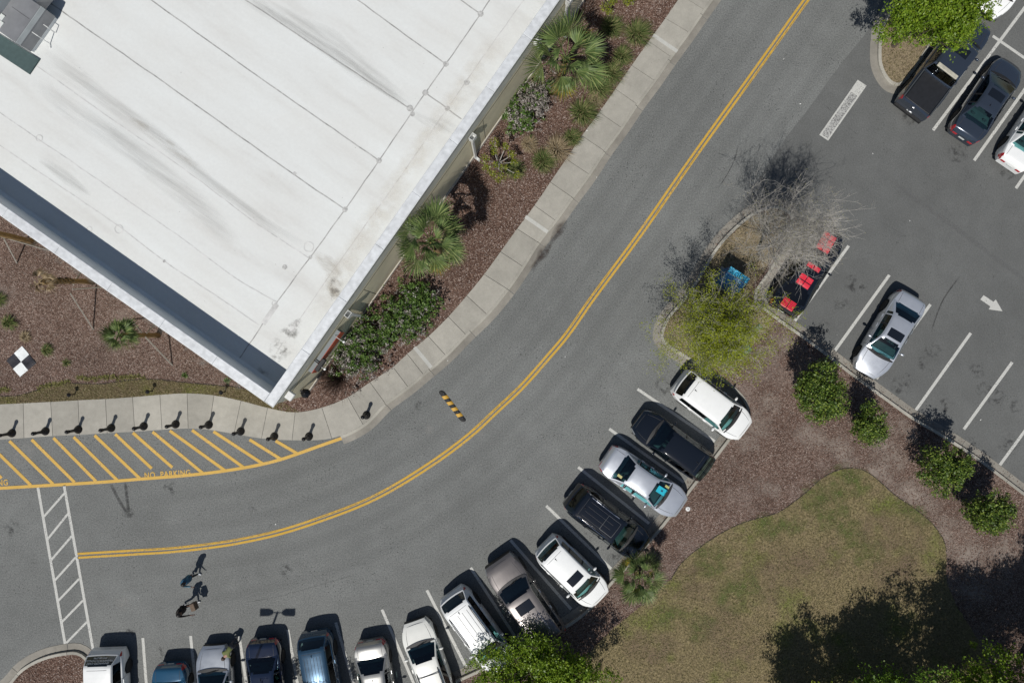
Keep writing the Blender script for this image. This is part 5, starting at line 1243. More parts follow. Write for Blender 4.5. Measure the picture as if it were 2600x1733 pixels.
    # ---------------- cabin
    zt_pts = [(A_, zsh(A_) + .03), (Bq - .02, H - .045), (Bq + .18, H - .012), ((Bq + C_) / 2, H), (C_ - .15, H - .03), (C_, H - .065), (D_, zsh(D_ - .1) + .03)]
    def zt(dd):
        tt = np.linspace(-.05, .05, 5); xs = [p[0] for p in zt_pts]; ys = [p[1] for p in zt_pts]; return float(np.mean(np.interp(dd + tt, xs, ys)))
    tum = {'sedan': .29, 'coupe': .29, 'suv': .19, 'wagon': .21, 'van': .19, 'big': .15, 'pickup': .15}[style]
    cs = [A_ + (Bq - A_) * q for q in (0, .12, .3, .5, .7, .88, 1.0)] + [Bq + .08, Bq + .25]
    bp = Bq + (.42 if style not in ('van', 'big') else .5) * (1 if style == 'coupe' else .9) + .25
    cp = min(bp + .95, C_ - .1)
    cs += [bp - .05, bp + .05] + [q for q in np.linspace(bp + .2, C_ - .12, 7)] + [cp - .05, cp + .05] + [C_ - .08, C_] + [C_ + (D_ - C_) * q for q in (.12, .35, .65, .88, 1.0)]
    cs = sorted(set(round(float(q), 3) for q in cs if A_ <= q <= D_))
    def csec(dd):
        zb = zsh(dd) + .012; z1 = max(zt(dd), zb + .001); fr = (z1 - zb) / (H - zb)
        wb = hw * plan(dd) * .925; wr = wb - tum * fr; cr = .055 * fr
        out = [(wb, zb), (wb + (wr - wb) * .42, zb + (z1 - cr - zb) * .45), (wb + (wr - wb) * .80, zb + (z1 - cr - zb) * .84), (wr - .01 * fr, z1 - cr), (wr * .93, z1 - cr * .70)]
        for f in (.7, .4, 0): out.append((wr * f, z1 - cr * f * f * .75))
        return out
    bowf = .16; bowr = -.12 if style in ('sedan', 'coupe', 'suv', 'wagon') else -.06
    rows = []
    for dd in cs:
        h = csec(dd); w0 = h[0][0]
        full = [(-y, z) for y, z in h] + [(y, z) for y, z in h[-2::-1]]
        kf = max(0, min(1, (Bq + .45 - dd) / (Bq + .45 - A_))); kr = max(0, min(1, (dd - (C_ - .5)) / (D_ - C_ + .5)))
        rows.append([(X(dd) + bowf * kf * (1 - (y / hw) ** 2) + bowr * kr * (1 - (y / hw) ** 2), y, z) for y, z in full])
    nc = len(rows[0]); H_ = nc // 2
    parts = {}
    def put(key, q): parts.setdefault(key, MB()).quad(*q)
    for i in range(len(cs) - 1):
        dm = (cs[i] + cs[i + 1]) / 2
        for j in range(nc - 1):
            q = [rows[i][j], rows[i + 1][j], rows[i + 1][j + 1], rows[i][j + 1]]
            jj = j if j < H_ else nc - 2 - j          # 0.. from the sill
            side = 'l' if j >= H_ else 'r'; key = 'roof'
            if jj >= 4 and A_ + .03 < dm < Bq: key = 'windshield'
            elif jj >= 4 and dm > C_ and dm < D_ - (.03 if style != 'pickup' else .02): key = 'rear_window'
            elif jj <= 1 or (jj == 1):
                if style != 'pickup' or dm < C_:
                    if A_ + .28 < dm < bp - .05: key = 'sf' + side
                    elif bp + .05 < dm < cp - .05: key = 'sr' + side
                    elif cp + .05 < dm < C_ - .02 + (.12 if style in ('sedan', 'coupe') else 0) and style != 'pickup': key = 'sq' + side
            if key in ('windshield', 'rear_window') and jj == 4:
                lo_ = A_ + .14 * (Bq - A_) if key == 'windshield' else C_ + .14 * (D_ - C_); hi_ = Bq - .14 * (Bq - A_) if key == 'windshield' else D_ - .14 * (D_ - C_)
                if dm < lo_ or dm > hi_: key = 'roof'
            if key == 'roof' and jj <= 1 and A_ + .28 < dm < C_ - .1 and style != 'coupe': key = 'pillar' + side + ('b' if dm < (bp + cp) / 2 else 'c')
            put(key, q)
    fix(parts.pop('roof'), 'roof', rm)
    for key in [k_ for k_ in parts if k_.startswith('pillar')]: fix(parts.pop(key), 'door_pillar', M['black_plastic'])
    for key, mb in parts.items():
        nm = 'windshield' if key == 'windshield' else 'rear_window' if key == 'rear_window' else 'side_window'
        gm = M['glass']
        if privacy and key not in ('windshield', 'sfl', 'sfr'): gm = M['privacy']
        elif key[0] == 's' and len(key) == 3 and key[1] != 'f': gm = M['privacy'] if style in ('suv', 'van', 'big', 'wagon') else M['glass']
        o = fix(mb, nm, gm)
        if key == 'rear_window': rw_ = o
        if key == 'windshield': ws_ = o
    # cowl
    def surf_lower(dd, y):
        w = hw * plan(dd) * .925; f = min(1, abs(y) / w); return zsh(dd) + .008 + .055 * (1 - f * f)
    m = MB(); n = 12
    wl = hw * plan(A_) * .86
    for k2 in range(n):
        ya, yb = -wl + 2 * wl * k2 / n, -wl + 2 * wl * (k2 + 1) / n
        xa = X(A_) + bowf * (1 - (ya / hw) ** 2); xb = X(A_) + bowf * (1 - (yb / hw) ** 2)
        za = max(surf_lower(A_ - .12, ya), surf_lower(A_, ya)) + .012; zb2 = max(surf_lower(A_ - .12, yb), surf_lower(A_, yb)) + .012
        m.quad((xa - .10, ya, za + .02), (xa + .07, ya, za), (xb + .07, yb, zb2), (xb - .10, yb, zb2 + .02))
    m.build('cowl', M['black_plastic'], t)
    m = MB()
    for s in (-1, 1): m.tube([(X(A_) + .13, s * .08 - .3, surf_lower(A_, 0) + .035), (X(A_) - .02, s * .08 + .28, surf_lower(A_, 0) + .085)], .012, 4)
    m.build('wiper', M['black_plastic'], t)
    # floor and seats
    m = MB(); m.box(X(D_ - .25), X(A_ + .05), -hw * .84, hw * .84, .34, .40); m.build('cabin_floor', M['dash'], t)
    zb = S['belt']; sm, bm_, wm = interior(tan)
    m = MB(); m.rbox(X(A_ + .62), X(A_ + .10), -hw * .80, hw * .80, .5, zb - .045, .06); m.build('dashboard', M['dash'], t)
    sx = X(Bq + .10)
    zs0 = .42 + (zb - .98) * .9
    for y in (-.38, .38): link('seat', sm, t, (sx - .05, y, zs0))
    link('steering_wheel', wm, t, (X(A_ + .78), .38, zb - .12))
    rb = X(min(Bq + 1.05, C_ - .25)); link('rear_bench', bm_, t, (rb, 0, zs0))
    if style in ('sedan', 'coupe'):
        m = MB(); m.box(X(D_ - .12), X(D_ - .75), -hw * .72, hw * .72, zb - .08, zb - .03); m.build('parcel_shelf', M['dash'], t)
    # roof surface helper and roof furniture
    def roof_z(dd, y):
        h = csec(dd); wr = h[3][0]; z1 = zt(dd); zb2 = zsh(dd) + .012; fr = (z1 - zb2) / (H - zb2); cr = .055 * fr; f = min(1, abs(y) / wr); return z1 - cr * f * f * .75
    def roof_sheet(d0, d1, y0, y1, dz, nm, mat, parent=t, n=6, rnd_=False):
        m = MB(); k3 = 6
        for a in range(n):
            for b in range(k3):
                q = []
                for (aa, bb) in ((a, b), (a + 1, b), (a + 1, b + 1), (a, b + 1)):
                    dd = d0 + (d1 - d0) * aa / n; y = y0 + (y1 - y0) * bb / k3
                    kf = max(0, min(1, (Bq + .45 - dd) / (Bq + .45 - A_))); q.append((X(dd) + bowf * kf * (1 - (y / hw) ** 2), y, roof_z(dd, y) + dz))
                m.quad(*q)
        return m.build(nm, mat, parent, True)
    if sunroof:
        d0, d1, ww = sunroof; so = roof_sheet(Bq + d0, Bq + d1, -ww, ww, .008, 'sunroof', M['sunroof'])
        if mirror == 'frame':
            m = MB()
    if ribs:
        for k2 in range(ribs):
            y = -.42 + .84 * k2 / (ribs - 1); roof_sheet(Bq + (1.05 if sunroof else .45), C_ - .35, y - .008, y + .008, .006, 'roof_rib', M['gap'] if paint in ('white', 'cream', 'navy', 'black', 'steel') and paint != 'taupe' else M['chrome'], n=4)
    if style in ('suv', 'van', 'big', 'wagon'):
        roof_sheet(C_ - .16, C_ - .145, -.52, .52, .004, 'panel_gap', M['gap'], n=1)
    if rails:
        for s in (-1, 1):
            y = s * (csec((Bq + C_) / 2)[3][0] - .05); pp = []
            for q in np.linspace(Bq + .4, C_ - .25, 7): pp.append((X(q), y, roof_z(q, y) + (.07 if Bq + .45 < q < C_ - .3 else .005)))
            m = MB(); m.tube(pp, .024, 6); m.build('roof_rail', M['black_plastic'] if rails == 'black' else M['chrome'], t)
        if bars:
            for q in (Bq + .65, C_ - .7):
                y = csec((Bq + C_) / 2)[3][0] - .05; m = MB(); m.tube([(X(q), -y, roof_z(q, y) + .075), (X(q), y, roof_z(q, y) + .075)], .022, 6); m.build('cross_bar', M['black_plastic'], t)
    if antenna == 'fin':
        z = roof_z(C_ - .3, 0); m = MB(); x = X(C_ - .3); m.add([(x + .10, 0, z), (x - .08, -.025, z), (x - .08, .025, z), (x - .07, 0, z + .08)], [(0, 1, 3), (0, 3, 2), (1, 2, 3)]); m.build('antenna', M['black_plastic'], t)
    # panel gaps on hood and tail
    m = MB()
    def gapline(pp, w=.016): m.ribbon([Vector(p) for p in pp], w)
    if hood_gap:
        for s in (-1, 1): gapline([(X(q), s * hw * plan(q) * .925 * (.80 - .10 * (1 - q / A_)), surf_lower(q, hw * plan(q) * .74) + .006) for q in np.linspace(.14, A_ - .05, 8)])
        gapline([(X(.13) - .10 * (y / hw) ** 2, y, surf_lower(.14, y) + .006) for y in np.linspace(-hw * .62, hw * .62, 9)])
    if style in ('sedan', 'coupe'):
        for s in (-1, 1): gapline([(X(q), s * hw * .70, surf_lower(q, hw * .72) + .006) for q in np.linspace(D_ + .05, Lc - .22, 4)])
    if m.f: m.build('panel_gap', M['gap'], t)
    # door seams and handles on both sides
    for s in (-1, 1):
        m = MB()
        for q in (A_ + .12, bp + .02, cp + .06):
            if style == 'coupe' and q == cp + .06: continue
            pr = [(hw * plan(q) * f * s * 1.003, zbot(q) + (zsh(q) - zbot(q)) * tl_) for tl_, f in zip(TL, FY)]
            for (y0, z0), (y1, z1) in zip(pr[:-1], pr[1:]): m.quad((X(q) - .006, y0, z0), (X(q) + .006, y0, z0), (X(q) + .006, y1, z1), (X(q) - .006, y1, z1))
        m.build('door_seam', M['gap'], t)
        for q in ((bp - .18, cp - .12) if style != 'coupe' else (bp + .1,)):
            m = MB(); m.rbox(X(q) - .1, X(q) + .1, s * hw * .99 - .02, s * hw * .99 + .025, zsh(q) - .13, zsh(q) - .10, .008); m.build('door_handle', M['chrome'] if paint in ('taupe',) else pm, t)
        m = MB(); mx = X(A_ + .50); yy = s * (hw * .925 + .14)
        m.ell((mx, yy, zb + .06), (.07, .125, .075), 10, 6); m.tube([(mx, s * hw * .88, zb + .01), (mx, yy, zb + .03)], .022, 5); m.build('mirror', CP[mirror] if mirror in CP else pm, t, True)
    # wheels
    ty, ri = wheel_meshes(Rw)
    for q in (S['wf'], S['wr']):
        for s in (-1, 1):
            o = link('wheel', ty, t, (X(q), s * (hw - .125), Rw)); link('rim', ri, o)
    # number plate
    if style in ('sedan', 'coupe'): m = MB(); m.box(X(Lc) - .012, X(Lc) + .004, -.17, .17, .62, .72)
    else: m = MB(); m.box(X(Lc) - .012, X(Lc) + .004, -.17, .17, .56, .68)
    m.build('number_plate', M['plate'], t)
    info = dict(t=t, X=X, roof_z=roof_z, roof_sheet=roof_sheet, Bq=Bq, C_=C_, D_=D_, A_=A_, Lc=Lc, hw=hw, surf=surf_lower, zsh=zsh, rows=rows, cs=cs, csec=csec, zt=zt, H=H, plan=plan)
    if extras: extras(info)
    return info

def tonneau(i):
    t, X = i['t'], i['X']; m = MB(); m.rbox(X(i['Lc'] - .12), X(i['D_'] + .10), -i['hw'] * .80, i['hw'] * .80, 1.20, 1.275, .02); m.build('bed_cover', simple('bed_cover_vinyl', (0.012, 0.013, 0.016, 1), .55, vary=.2), t)
    m = MB(); m.box(X(i['Lc']) - .14, X(i['Lc']) - .005, -.86, .86, .48, .62); m.build('rear_bumper', M['black_plastic'], t)
    for s in (-1, 1):
        m = MB(); m.box(X(i['Lc'] - .1), X(i['D_'] + .05), s * .86 - .03, s * .86 + .03, 1.245, 1.285); m.build('bed_rail', M['slate_trim'], t)
    m = MB(); m.rbox(X(i['D_'] - .08), X(i['D_'] - .30), -.62, .62, 1.865, 1.93, .02); m.build('roof_spoiler', simple('worn_trim', (.42, .40, .33, 1), .6, vary=.2), t)
    m = MB(); m.box(X(i['Lc']) - .145, X(i['Lc']) - .12, -.05, .05, .86, .90); m.build('badge', M['chrome'], t)
M['slate_trim'] = simple('slate_trim', (.05, .055, .06, 1), .4)
def spoiler(i, mat):
    m = MB(); X = i['X']; m.rbox(X(i['Lc'] - .02), X(i['Lc'] - .28), -i['hw'] * .78, i['hw'] * .78, i['zsh'](i['Lc'] - .2) + .05, i['zsh'](i['Lc'] - .2) + .11, .02); m.build('spoiler', mat, i['t'])
RED = simple('red_vinyl', (0.62, 0.022, 0.045, 1), .4, coat=.5)
def stripes(i):
    t, X = i['t'], i['X']; hw = i['hw']
    def low(d0, d1, y0, y1, nx=6):
        m = MB(); ny = 3
        for a in range(nx):
            for b in range(ny):
                q = []
                for (aa, bb) in ((a, b), (a + 1, b), (a + 1, b + 1), (a, b + 1)):
                    dd = d0 + (d1 - d0) * aa / nx; y = y0 + (y1 - y0) * bb / ny; q.append((X(dd), y, i['surf'](dd, y) + .012))
                m.quad(*q)
        m.build('racing_stripe', RED, t, True)
    for (y0, y1) in ((-.37, -.02), (.02, .37)):
        for (d0, d1) in ((.30, .62), (.66, 1.0), (1.04, 1.36)): low(d0, d1, y0, y1)
        for k in range(7): low(i['D_'] + .02 + k * .075, i['D_'] + .08 + k * .075, y0, y1, 1)
        i['roof_sheet'](i['Bq'] + .05, i['Bq'] + .27, y0, y1, .010, 'racing_stripe', RED, n=3)
        for (e0, e1) in ((.02, .32), (.35, .62)):
            i['roof_sheet'](i['C_'] - .62 + e0, i['C_'] - .62 + e1 - .02, y0, y1, .010, 'racing_stripe', RED, n=3)
    m = MB(); m.rbox(X(i['Lc'] + .0), X(i['Lc'] - .16), -hw * .80, hw * .80, 1.10, 1.17, .02); m.build('spoiler', M['black_plastic'], t)
    m = MB(); m.box(X(i['Lc']) - .03, X(i['Lc']) - .005, -hw * .78, hw * .78, .86, .92); m.build('tail_trim', M['chrome'], t)
def vantext(i):
    t, X = i['t'], i['X']; wt = simple('white_vinyl', (.75, .76, .76, 1), .6)
    # rear glass lettering: lies on the sloping rear window
    zt_, zb_ = i['zt'](i['C_'] + .05), i['zsh'](i['D_'] - .1); dC, dD = i['C_'] + .02, i['D_'] - .02
    sl = math.atan2(i['zt'](dC) - i['zt'](dD), dD - dC)
    for k, (s, sz) in enumerate((('ENHANCED CARE', .14), ('TRANSPORTATION,LLC', .14), ('843.588.2796', .13))):
        me = text_mesh(s, sz, wt, 'rear_lettering', 'CENTER'); f = .25 + .24 * k; dd = dC + (dD - dC) * f
        link('rear_lettering', me, t, (X(dd) - .09, 0, i['zt'](dd) + .012), Euler((sl, 0, R(-90)), 'XYZ'))
    m = MB()
    for k, (s, sz) in enumerate((('ENHANCED CARE', .13), ('TRANSPORTATION', .13), ('843.588.2796', .12))):
        me = text_mesh(s, sz, wt, 'side_lettering', 'CENTER'); z = 1.50 - .15 * k
        fr = (z - 1.07) / (1.70 - 1.07); y = -(i['hw'] * .925 - .19 * fr) - .012
        link('side_lettering', me, t, (X(3.9), y, z), Euler((R(73), 0, 0), 'XYZ'))
def placard(i):
    t, X = i['t'], i['X']; A_, Bq = i['A_'], i['Bq']
    sl = math.atan2(i['zt'](Bq) - i['zt'](A_), Bq - A_)
    def sheet(f0, f1, y0, y1, mat, nm, dz):
        m = MB(); q = []
        for (f, y) in ((f0, y0), (f1, y0), (f1, y1), (f0, y1)):
            dd = A_ + (Bq - A_) * f; kf = max(0, min(1, (Bq + .45 - dd) / (Bq + .45 - A_))); q.append((X(dd) + .16 * kf * (1 - (y / i['hw']) ** 2), y, i['zt'](dd) - .02 + dz))
        m.quad(*q); m.build(nm, mat, t)
    sheet(.12, .80, .0, .36, simple('cyan_card', (.02, .42, .55, 1), .6), 'windshield_card', .045)
    sheet(.38, .52, .14, .24, simple('card_print', (.02, .06, .12, 1), .6), 'card_print', .050)
    sheet(.10, .42, .46, .58, simple('yellow_sticker', (.45, .42, .16, 1), .6, vary=.5, scale=30), 'windshield_sticker', .045)
    dd = i['C_'] + .2; m = MB(); q = []
    for (f, y) in ((.4, .36), (.7, .36), (.7, .5), (.4, .5)):
        dq = i['C_'] + (i['D_'] - i['C_']) * f; q.append((X(dq) - .1 * f * (1 - (y / .9) ** 2), -y, i['zt'](dq) + .02))
    m.quad(*q); m.build('rear_sticker', simple('yellow_sticker2', (.5, .46, .2, 1), .6, vary=.5, scale=25), t)
def vents(i):
    X = i['X']; m = MB()
    for s in range(7):
        y = -.48 + .16 * s; m.box(X(i['A_'] - .10), X(i['A_'] - .16), y - .06, y + .06, i['surf'](i['A_'] - .13, y) + .004, i['surf'](i['A_'] - .13, y) + .010)
    m.build('hood_vent', M['gap'], i['t'])
def srframe(i):
    Bq = i['Bq']; w = .44
    for (d0, d1, y0, y1) in ((.18, .20, -w, w), (.92, .94, -w, w), (.18, .94, -w, -w + .02), (.18, .94, w - .02, w)): i['roof_sheet'](Bq + d0, Bq + d1, y0, y1, .014, 'sunroof_frame', M['slate_trim'], n=3)

car('parked_suv', 'suv', 'white', (1893, 1094), (1723, 964), 'white SUV at the top of the angled row beside the mulch bed', antenna='fin', cat='suv', privacy=True)
car('parked_car', 'wagon', 'black', (1620, 1064), (1798, 1195), 'black hatchback parked nose out below the white SUV', cat='car')
car('parked_car', 'sedan', 'silver2', (1732, 1290), (1538, 1157), 'silver sedan with a cyan card in its windshield', antenna=None, cat='car', extras=placard)
car('parked_suv', 'suv', 'black', (1634, 1394), (1449, 1252), 'black SUV with roof rails beside the kerb palm', rails='chrome', ribs=4, sunroof=None, privacy=True, cat='suv', extras=srframe)
car('parked_suv', 'suv', 'white', (1526, 1521), (1381, 1379), 'small white SUV with a dark sunroof beside the brown SUV', sunroof=(.22, .66, .42), cat='suv')
car('parked_suv', 'big', 'taupe', (1262, 1423), (1404, 1626), 'large brown-grey SUV parked nose out under the tree', sunroof=(.28, .82, .45), ribs=6, antenna=None, cat='suv', privacy=True, zf=.9)
car('parked_suv', 'suv', 'white', (1283, 1694), (1144, 1504), 'white SUV with black roof rails, nose under the bottom tree', rails='black', ribs=4, privacy=True, cat='suv')
car('parked_suv', 'wagon', 'cream', (1051, 1577), (1128, 1795), 'cream white SUV parked nose out with black cross bars', rails='black', bars=True, antenna=None, cat='suv')
car('parked_car', 'sedan', 'grey', (979, 1856), (938, 1626), 'grey sedan with a dark rear window cut by the bottom edge', antenna='fin', cat='car')
car('parked_suv', 'suv', 'steel', (838, 1838), (796, 1603), 'dark blue SUV with a ribbed reflective roof cut by the bottom edge', ribs=6, antenna='fin', cat='suv')
car('parked_car', 'sedan', 'navy', (688, 1858), (667, 1622), 'black sedan between the silver car and the dark blue SUV', antenna='fin', cat='car')
car('parked_car', 'sedan', 'silver', (540, 1640), (556, 1868), 'silver sedan parked nose out with a person at its front corner', antenna=None, cat='car')
car('parked_car', 'sedan', 'blue', (441, 1916), (428, 1689), 'bright blue sedan cut by the bottom edge beside the white van', antenna=None, cat='car', zf=.9)
car('parked_van', 'van', 'white', (280, 1889), (272, 1648), 'white minivan with lettering on its rear window', antenna=None, privacy=True, cat='van', extras=vantext)
car('striped_coupe', 'coupe', 'black', (2114, 584), (1983, 789), 'black coupe with red stripes under the bare tree', antenna=None, cat='car', extras=stripes, privacy=True)
car('parked_car', 'sedan', 'silver2', (2198, 949), (2316, 750), 'silver sedan with a black sunroof parked alone in the lot', sunroof=(.12, .55, .42), antenna=None, cat='car', extras=vents)
car('pickup_truck', 'pickup', 'slate', (2489, 52), (2318, 277), 'dark pickup truck with a black bed cover under the green tree', sunroof=(.2, .7, .4), antenna=None, privacy=True, cat='pickup', zf=1.0, extras=tonneau)
car('parked_car', 'sedan', 'slate', (2572, 159), (2442, 350), 'dark grey sedan with a sunroof beside the pickup', sunroof=(.15, .58, .42), antenna='fin', cat='car')
car('parked_car', 'sedan', 'white', (2693, 232), (2564, 421), 'white sedan cut by the right edge beside the dark grey sedan', antenna=None, cat='car')
car('parked_car', 'wagon', 'white', (2503, 32), (2628, -150), 'white car at the top edge facing the pickup under the tree', antenna=None, cat='car')
# ------------------------------------------------------------------ bollards, path lights, small furniture
def copy_tree(o, parent=None):
    c = o.copy(); col.objects.link(c); c.parent = parent
    for ch in [x for x in o.children]: copy_tree(ch, c)
    return c
BB = [(34, 1099), (119, 1094), (202, 1090), (285.6, 1086), (368, 1081.5), (449, 1076.6), (533, 1078), (614, 1094.5), (699, 1107.5), (787, 1107.5), (934, 1053)]
BL = ['leftmost black bollard at the frame edge', 'second black bollard from the left edge', 'third black bollard from the left edge', 'fourth black bollard from the left edge', 'fifth black bollard from the left edge', 'sixth black bollard from the left edge', 'seventh black bollard from the left edge', 'eighth black bollard from the left, on the sidewalk dip', 'ninth black bollard, below the building corner', 'tenth black bollard, last before the yellow hatching ends', 'lone black bollard nearest the speed bump']
b0 = empty('bollard')
m = MB(); m.lathe([(.22, 0), (.22, .05), (.17, .09), (.13, .24), (.105, .30)], 14); m.build('base', M['black_metal'], b0, True)
m = MB(); m.lathe([(.105, .30), (.085, .34), (.075, .80), (.095, .83), (.095, .86), (.07, .88)], 12); m.build('post', M['black_metal'], b0, True)
m = MB(); m.lathe([(.06, .88), (.10, .93), (.11, .98), (.09, 1.04), (.03, 1.08)], 12); m.build('finial', M['black_metal'], b0, True)
for i, (x, y) in enumerate(BB):
    o = b0 if i == 0 else copy_tree(b0)
    p = P(x - 2, y); p.z = swz(x); o.location = p; tag(o, BL[i], 'bollard', 'black bollards along the sidewalk')
l0 = empty('path_light')
m = MB(); m.lathe([(.05, 0), (.03, .03), (.025, .48)], 8); m.build('stem', M['black_metal'], l0)
m = MB(); m.lathe([(.05, .48), (.11, .50), (.12, .54), (.04, .62)], 10); m.build('lamp_shade', M['black_metal'], l0)
for i, (x, y, lab) in enumerate(((191, 1000, 'low black path light in the verge nearest the left edge'), (388, 992, 'low black path light in the middle of the verge'), (572, 994, 'low black path light in the verge nearest the building corner'))):
    o = l0 if i == 0 else copy_tree(l0)
    p = P(x, y); p.z = .025; o.location = p; tag(o, lab, 'path light', 'path lights in the verge')
# speed bump
a, b = P(1122, 996), P(1175.7, 1065); d = (b - a).normalized(); Ln = (b - a).length
sb_ = empty('speed_bump', (a + b) / 2, math.atan2(d.y, d.x)); tag(sb_, 'short black and yellow striped rubber speed bump on the road', 'speed bump')
def bump_piece(x0, x1, skew, mat, nm, cap=0):
    m = MB(); n = 8; w = .145; h = .055
    ring = lambda x, k: [(x + skew * (q / n * 2 - 1) * .5, -w + 2 * w * q / n, .004 + h * math.sin(math.pi * q / n) ** .7 * k) for q in range(n + 1)]
    if cap:
        xs = [(x0, 1.0, 1.0)] + [(x0 + cap * .15 * math.sin(t), math.cos(t), math.cos(t) ** .5) for t in (.4, .8, 1.15, 1.45)]
        R_ = []
        for (x, wk, hk) in xs: R_.append([(x + (skew * (q / n * 2 - 1) * .5 if x == x0 else skew * (q / n * 2 - 1) * .5 * wk), (-w + 2 * w * q / n) * wk, .004 + h * math.sin(math.pi * q / n) ** .7 * hk) for q in range(n + 1)])
    else: R_ = [ring(x0, 1), ring(x1, 1)]
    for r_ in R_: m.v += r_
    for i in range(len(R_) - 1):
        for q in range(n): m.f.append((i * (n + 1) + q, (i + 1) * (n + 1) + q, (i + 1) * (n + 1) + q + 1, i * (n + 1) + q + 1))
    m.build(nm, mat, sb_)
yel = simple('bump_yellow', (.52, .30, .035, 1), .6, vary=.15, scale=20); n = 9
for k in range(n):
    x0 = -Ln / 2 + .02 + (Ln - .04) * k / n; x1 = -Ln / 2 + .02 + (Ln - .04) * (k + 1) / n
    bump_piece(x0, x1, .12, M['rubber'] if k % 2 == 0 else yel, 'bump_section')
bump_piece(-Ln / 2 + .02, 0, .12, M['rubber'], 'end_cap', -1); bump_piece(Ln / 2 - .02, 0, .12, M['rubber'], 'end_cap', 1)
m = MB()
for k in (0, 2, 4, 6, 8): m.ell((-Ln / 2 + Ln * (k + .5) / n, .03, .056), (.018, .018, .008), 6, 4)
m.build('bolt', M['chrome'], sb_)
# survey target
cs_ = PX([(57.6, 878), (93.8, 921.6), (52, 956.5), (17.4, 915)])
ce = sum(cs_, Vector()) / 4; tg = empty('survey_target', ce); tag(tg, 'black and white checkered ground target lying on the mulch', 'ground marker')
mid = [(cs_[k] + cs_[(k + 1) % 4]) / 2 for k in range(4)]
for k in range(4):
    q = [cs_[k], mid[k], ce, mid[k - 1]]; m = MB(); nn = 5
    for a_ in range(nn):
        for b_ in range(nn):
            pp = []
            for (u, v) in ((a_, b_), (a_ + 1, b_), (a_ + 1, b_ + 1), (a_, b_ + 1)):
                u /= nn; v /= nn; p = (q[0].lerp(q[1], u)).lerp(q[3].lerp(q[2], u), v) - ce; p.z = .055 + .012 * math.sin(7 * p.x + 3 * k) * math.sin(9 * p.y + k); pp.append(p)
            m.quad(*pp)
    m.build('target_panel', simple('tile_white', (.74, .77, .77, 1), .5, vary=.06) if k % 2 == 0 else simple('tile_black', (.02, .02, .026, 1), .45, vary=.5, scale=3), tg)
# white cap, green utility lids, blue box
m = MB(); m.lathe([(.13, 0), (.13, .03), (.12, .045), (.02, .05)], 16); o = m.build('drain_cap', M['tin'], loc=P(1745, 1289.6) + Vector((0, 0, .112))); tag(o, 'round white drain cap in the mulch by the silver sedan', 'drain cap')
m = MB(); m.lathe([(.03, .0), (.03, .054)], 8); m.build('cap_bolt', M['gap'], o)
for i, (x, y, sx, sy, lab) in enumerate(((1889, 887, .32, .27, 'larger green utility box lid at the edge of the mulch'), (1922, 832, .2, .14, 'smaller green utility box lid near the lot kerb'))):
    c = P(x, y); t = empty('utility_box', c + Vector((0, 0, .11)), R(36)); m = MB(); m.rbox(-sx, sx, -sy, sy, -.02, .10, .02); m.build('box_body', simple('utility_green_dark', (.06, .11, .08, 1), .6), t)
    m = MB(); m.rbox(-sx * .93, sx * .93, -sy * .93, sy * .93, .1001, .13, .015); m.build('lid', simple('utility_green', (.10, .19, .13, 1), .6, vary=.2), t); tag(t, lab, 'utility box', 'green utility boxes')
# blue painted transformer cabinet: sloping front and top edge strip
def bluem(nm, c1, c2):
    m, nt, b = nmat(nm); v = pos(nt, (1, 1, 1), (0, 0, .6)); n = noise(nt, v, 3.5, 6, .7); n2 = noise(nt, pos(nt, (2, 12, 6), (0, 0, -.62)), 2.0, 4, .6)
    c0 = ramp(nt, n, [(.35, c1), (.65, c2)]); nt.links.new(mixc(nt, ramp(nt, n2, [(.56, 0.0), (.62, .8)]), c0, (.35, .6, .75, 1)), b.inputs['Base Color']); b.inputs['Roughness'].default_value = .45; return m
def bx_pt(zx, zy, z): return P(1680 + zx / 6.532, 560 + zy / 6.532, z)
hb = 1.5
tops = [bx_pt(1140, 760, hb), bx_pt(1455, 965, hb), bx_pt(1395, 1022, hb), bx_pt(1085, 818, hb)]
du = (tops[1] - tops[0]).normalized(); dv = Vector((du.y, -du.x, 0))
wl = (tops[1] - tops[0]).length; dp = 0.85
org = (tops[0] + tops[1]) / 2; org.z = .1
cb = empty('transformer_cabinet', org, math.atan2(du.y, du.x)); tag(cb, 'bright blue painted utility cabinet standing between the two island trees', 'utility cabinet')
m = MB(); w2 = wl / 2
m.add([(-w2, 0, 0), (w2, 0, 0), (w2, 0, hb), (-w2, 0, hb), (-w2, -.34, hb), (w2, -.34, hb), (w2, -dp, hb * .72), (-w2, -dp, hb * .72), (w2, -dp, 0), (-w2, -dp, 0)], [(0, 3, 2, 1), (1, 2, 5, 6, 8), (0, 9, 7, 4, 3), (8, 9, 0, 1)])
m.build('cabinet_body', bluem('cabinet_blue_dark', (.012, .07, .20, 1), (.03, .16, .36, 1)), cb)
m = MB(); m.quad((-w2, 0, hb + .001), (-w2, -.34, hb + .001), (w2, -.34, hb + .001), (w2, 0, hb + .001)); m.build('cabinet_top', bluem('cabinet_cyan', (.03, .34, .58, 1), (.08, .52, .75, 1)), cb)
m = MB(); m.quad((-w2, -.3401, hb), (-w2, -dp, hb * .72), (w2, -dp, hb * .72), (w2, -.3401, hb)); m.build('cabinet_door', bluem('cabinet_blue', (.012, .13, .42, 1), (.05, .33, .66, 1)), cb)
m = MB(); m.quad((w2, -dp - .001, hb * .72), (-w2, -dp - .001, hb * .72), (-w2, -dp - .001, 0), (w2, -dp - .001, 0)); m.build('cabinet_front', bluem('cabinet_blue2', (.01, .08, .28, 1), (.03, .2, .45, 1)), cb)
m = MB(); m.box(-w2, w2, -.37, -.341, hb - .01, hb + .012); m.build('edge_trim', simple('cabinet_trim', (.5, .5, .42, 1), .6), cb)
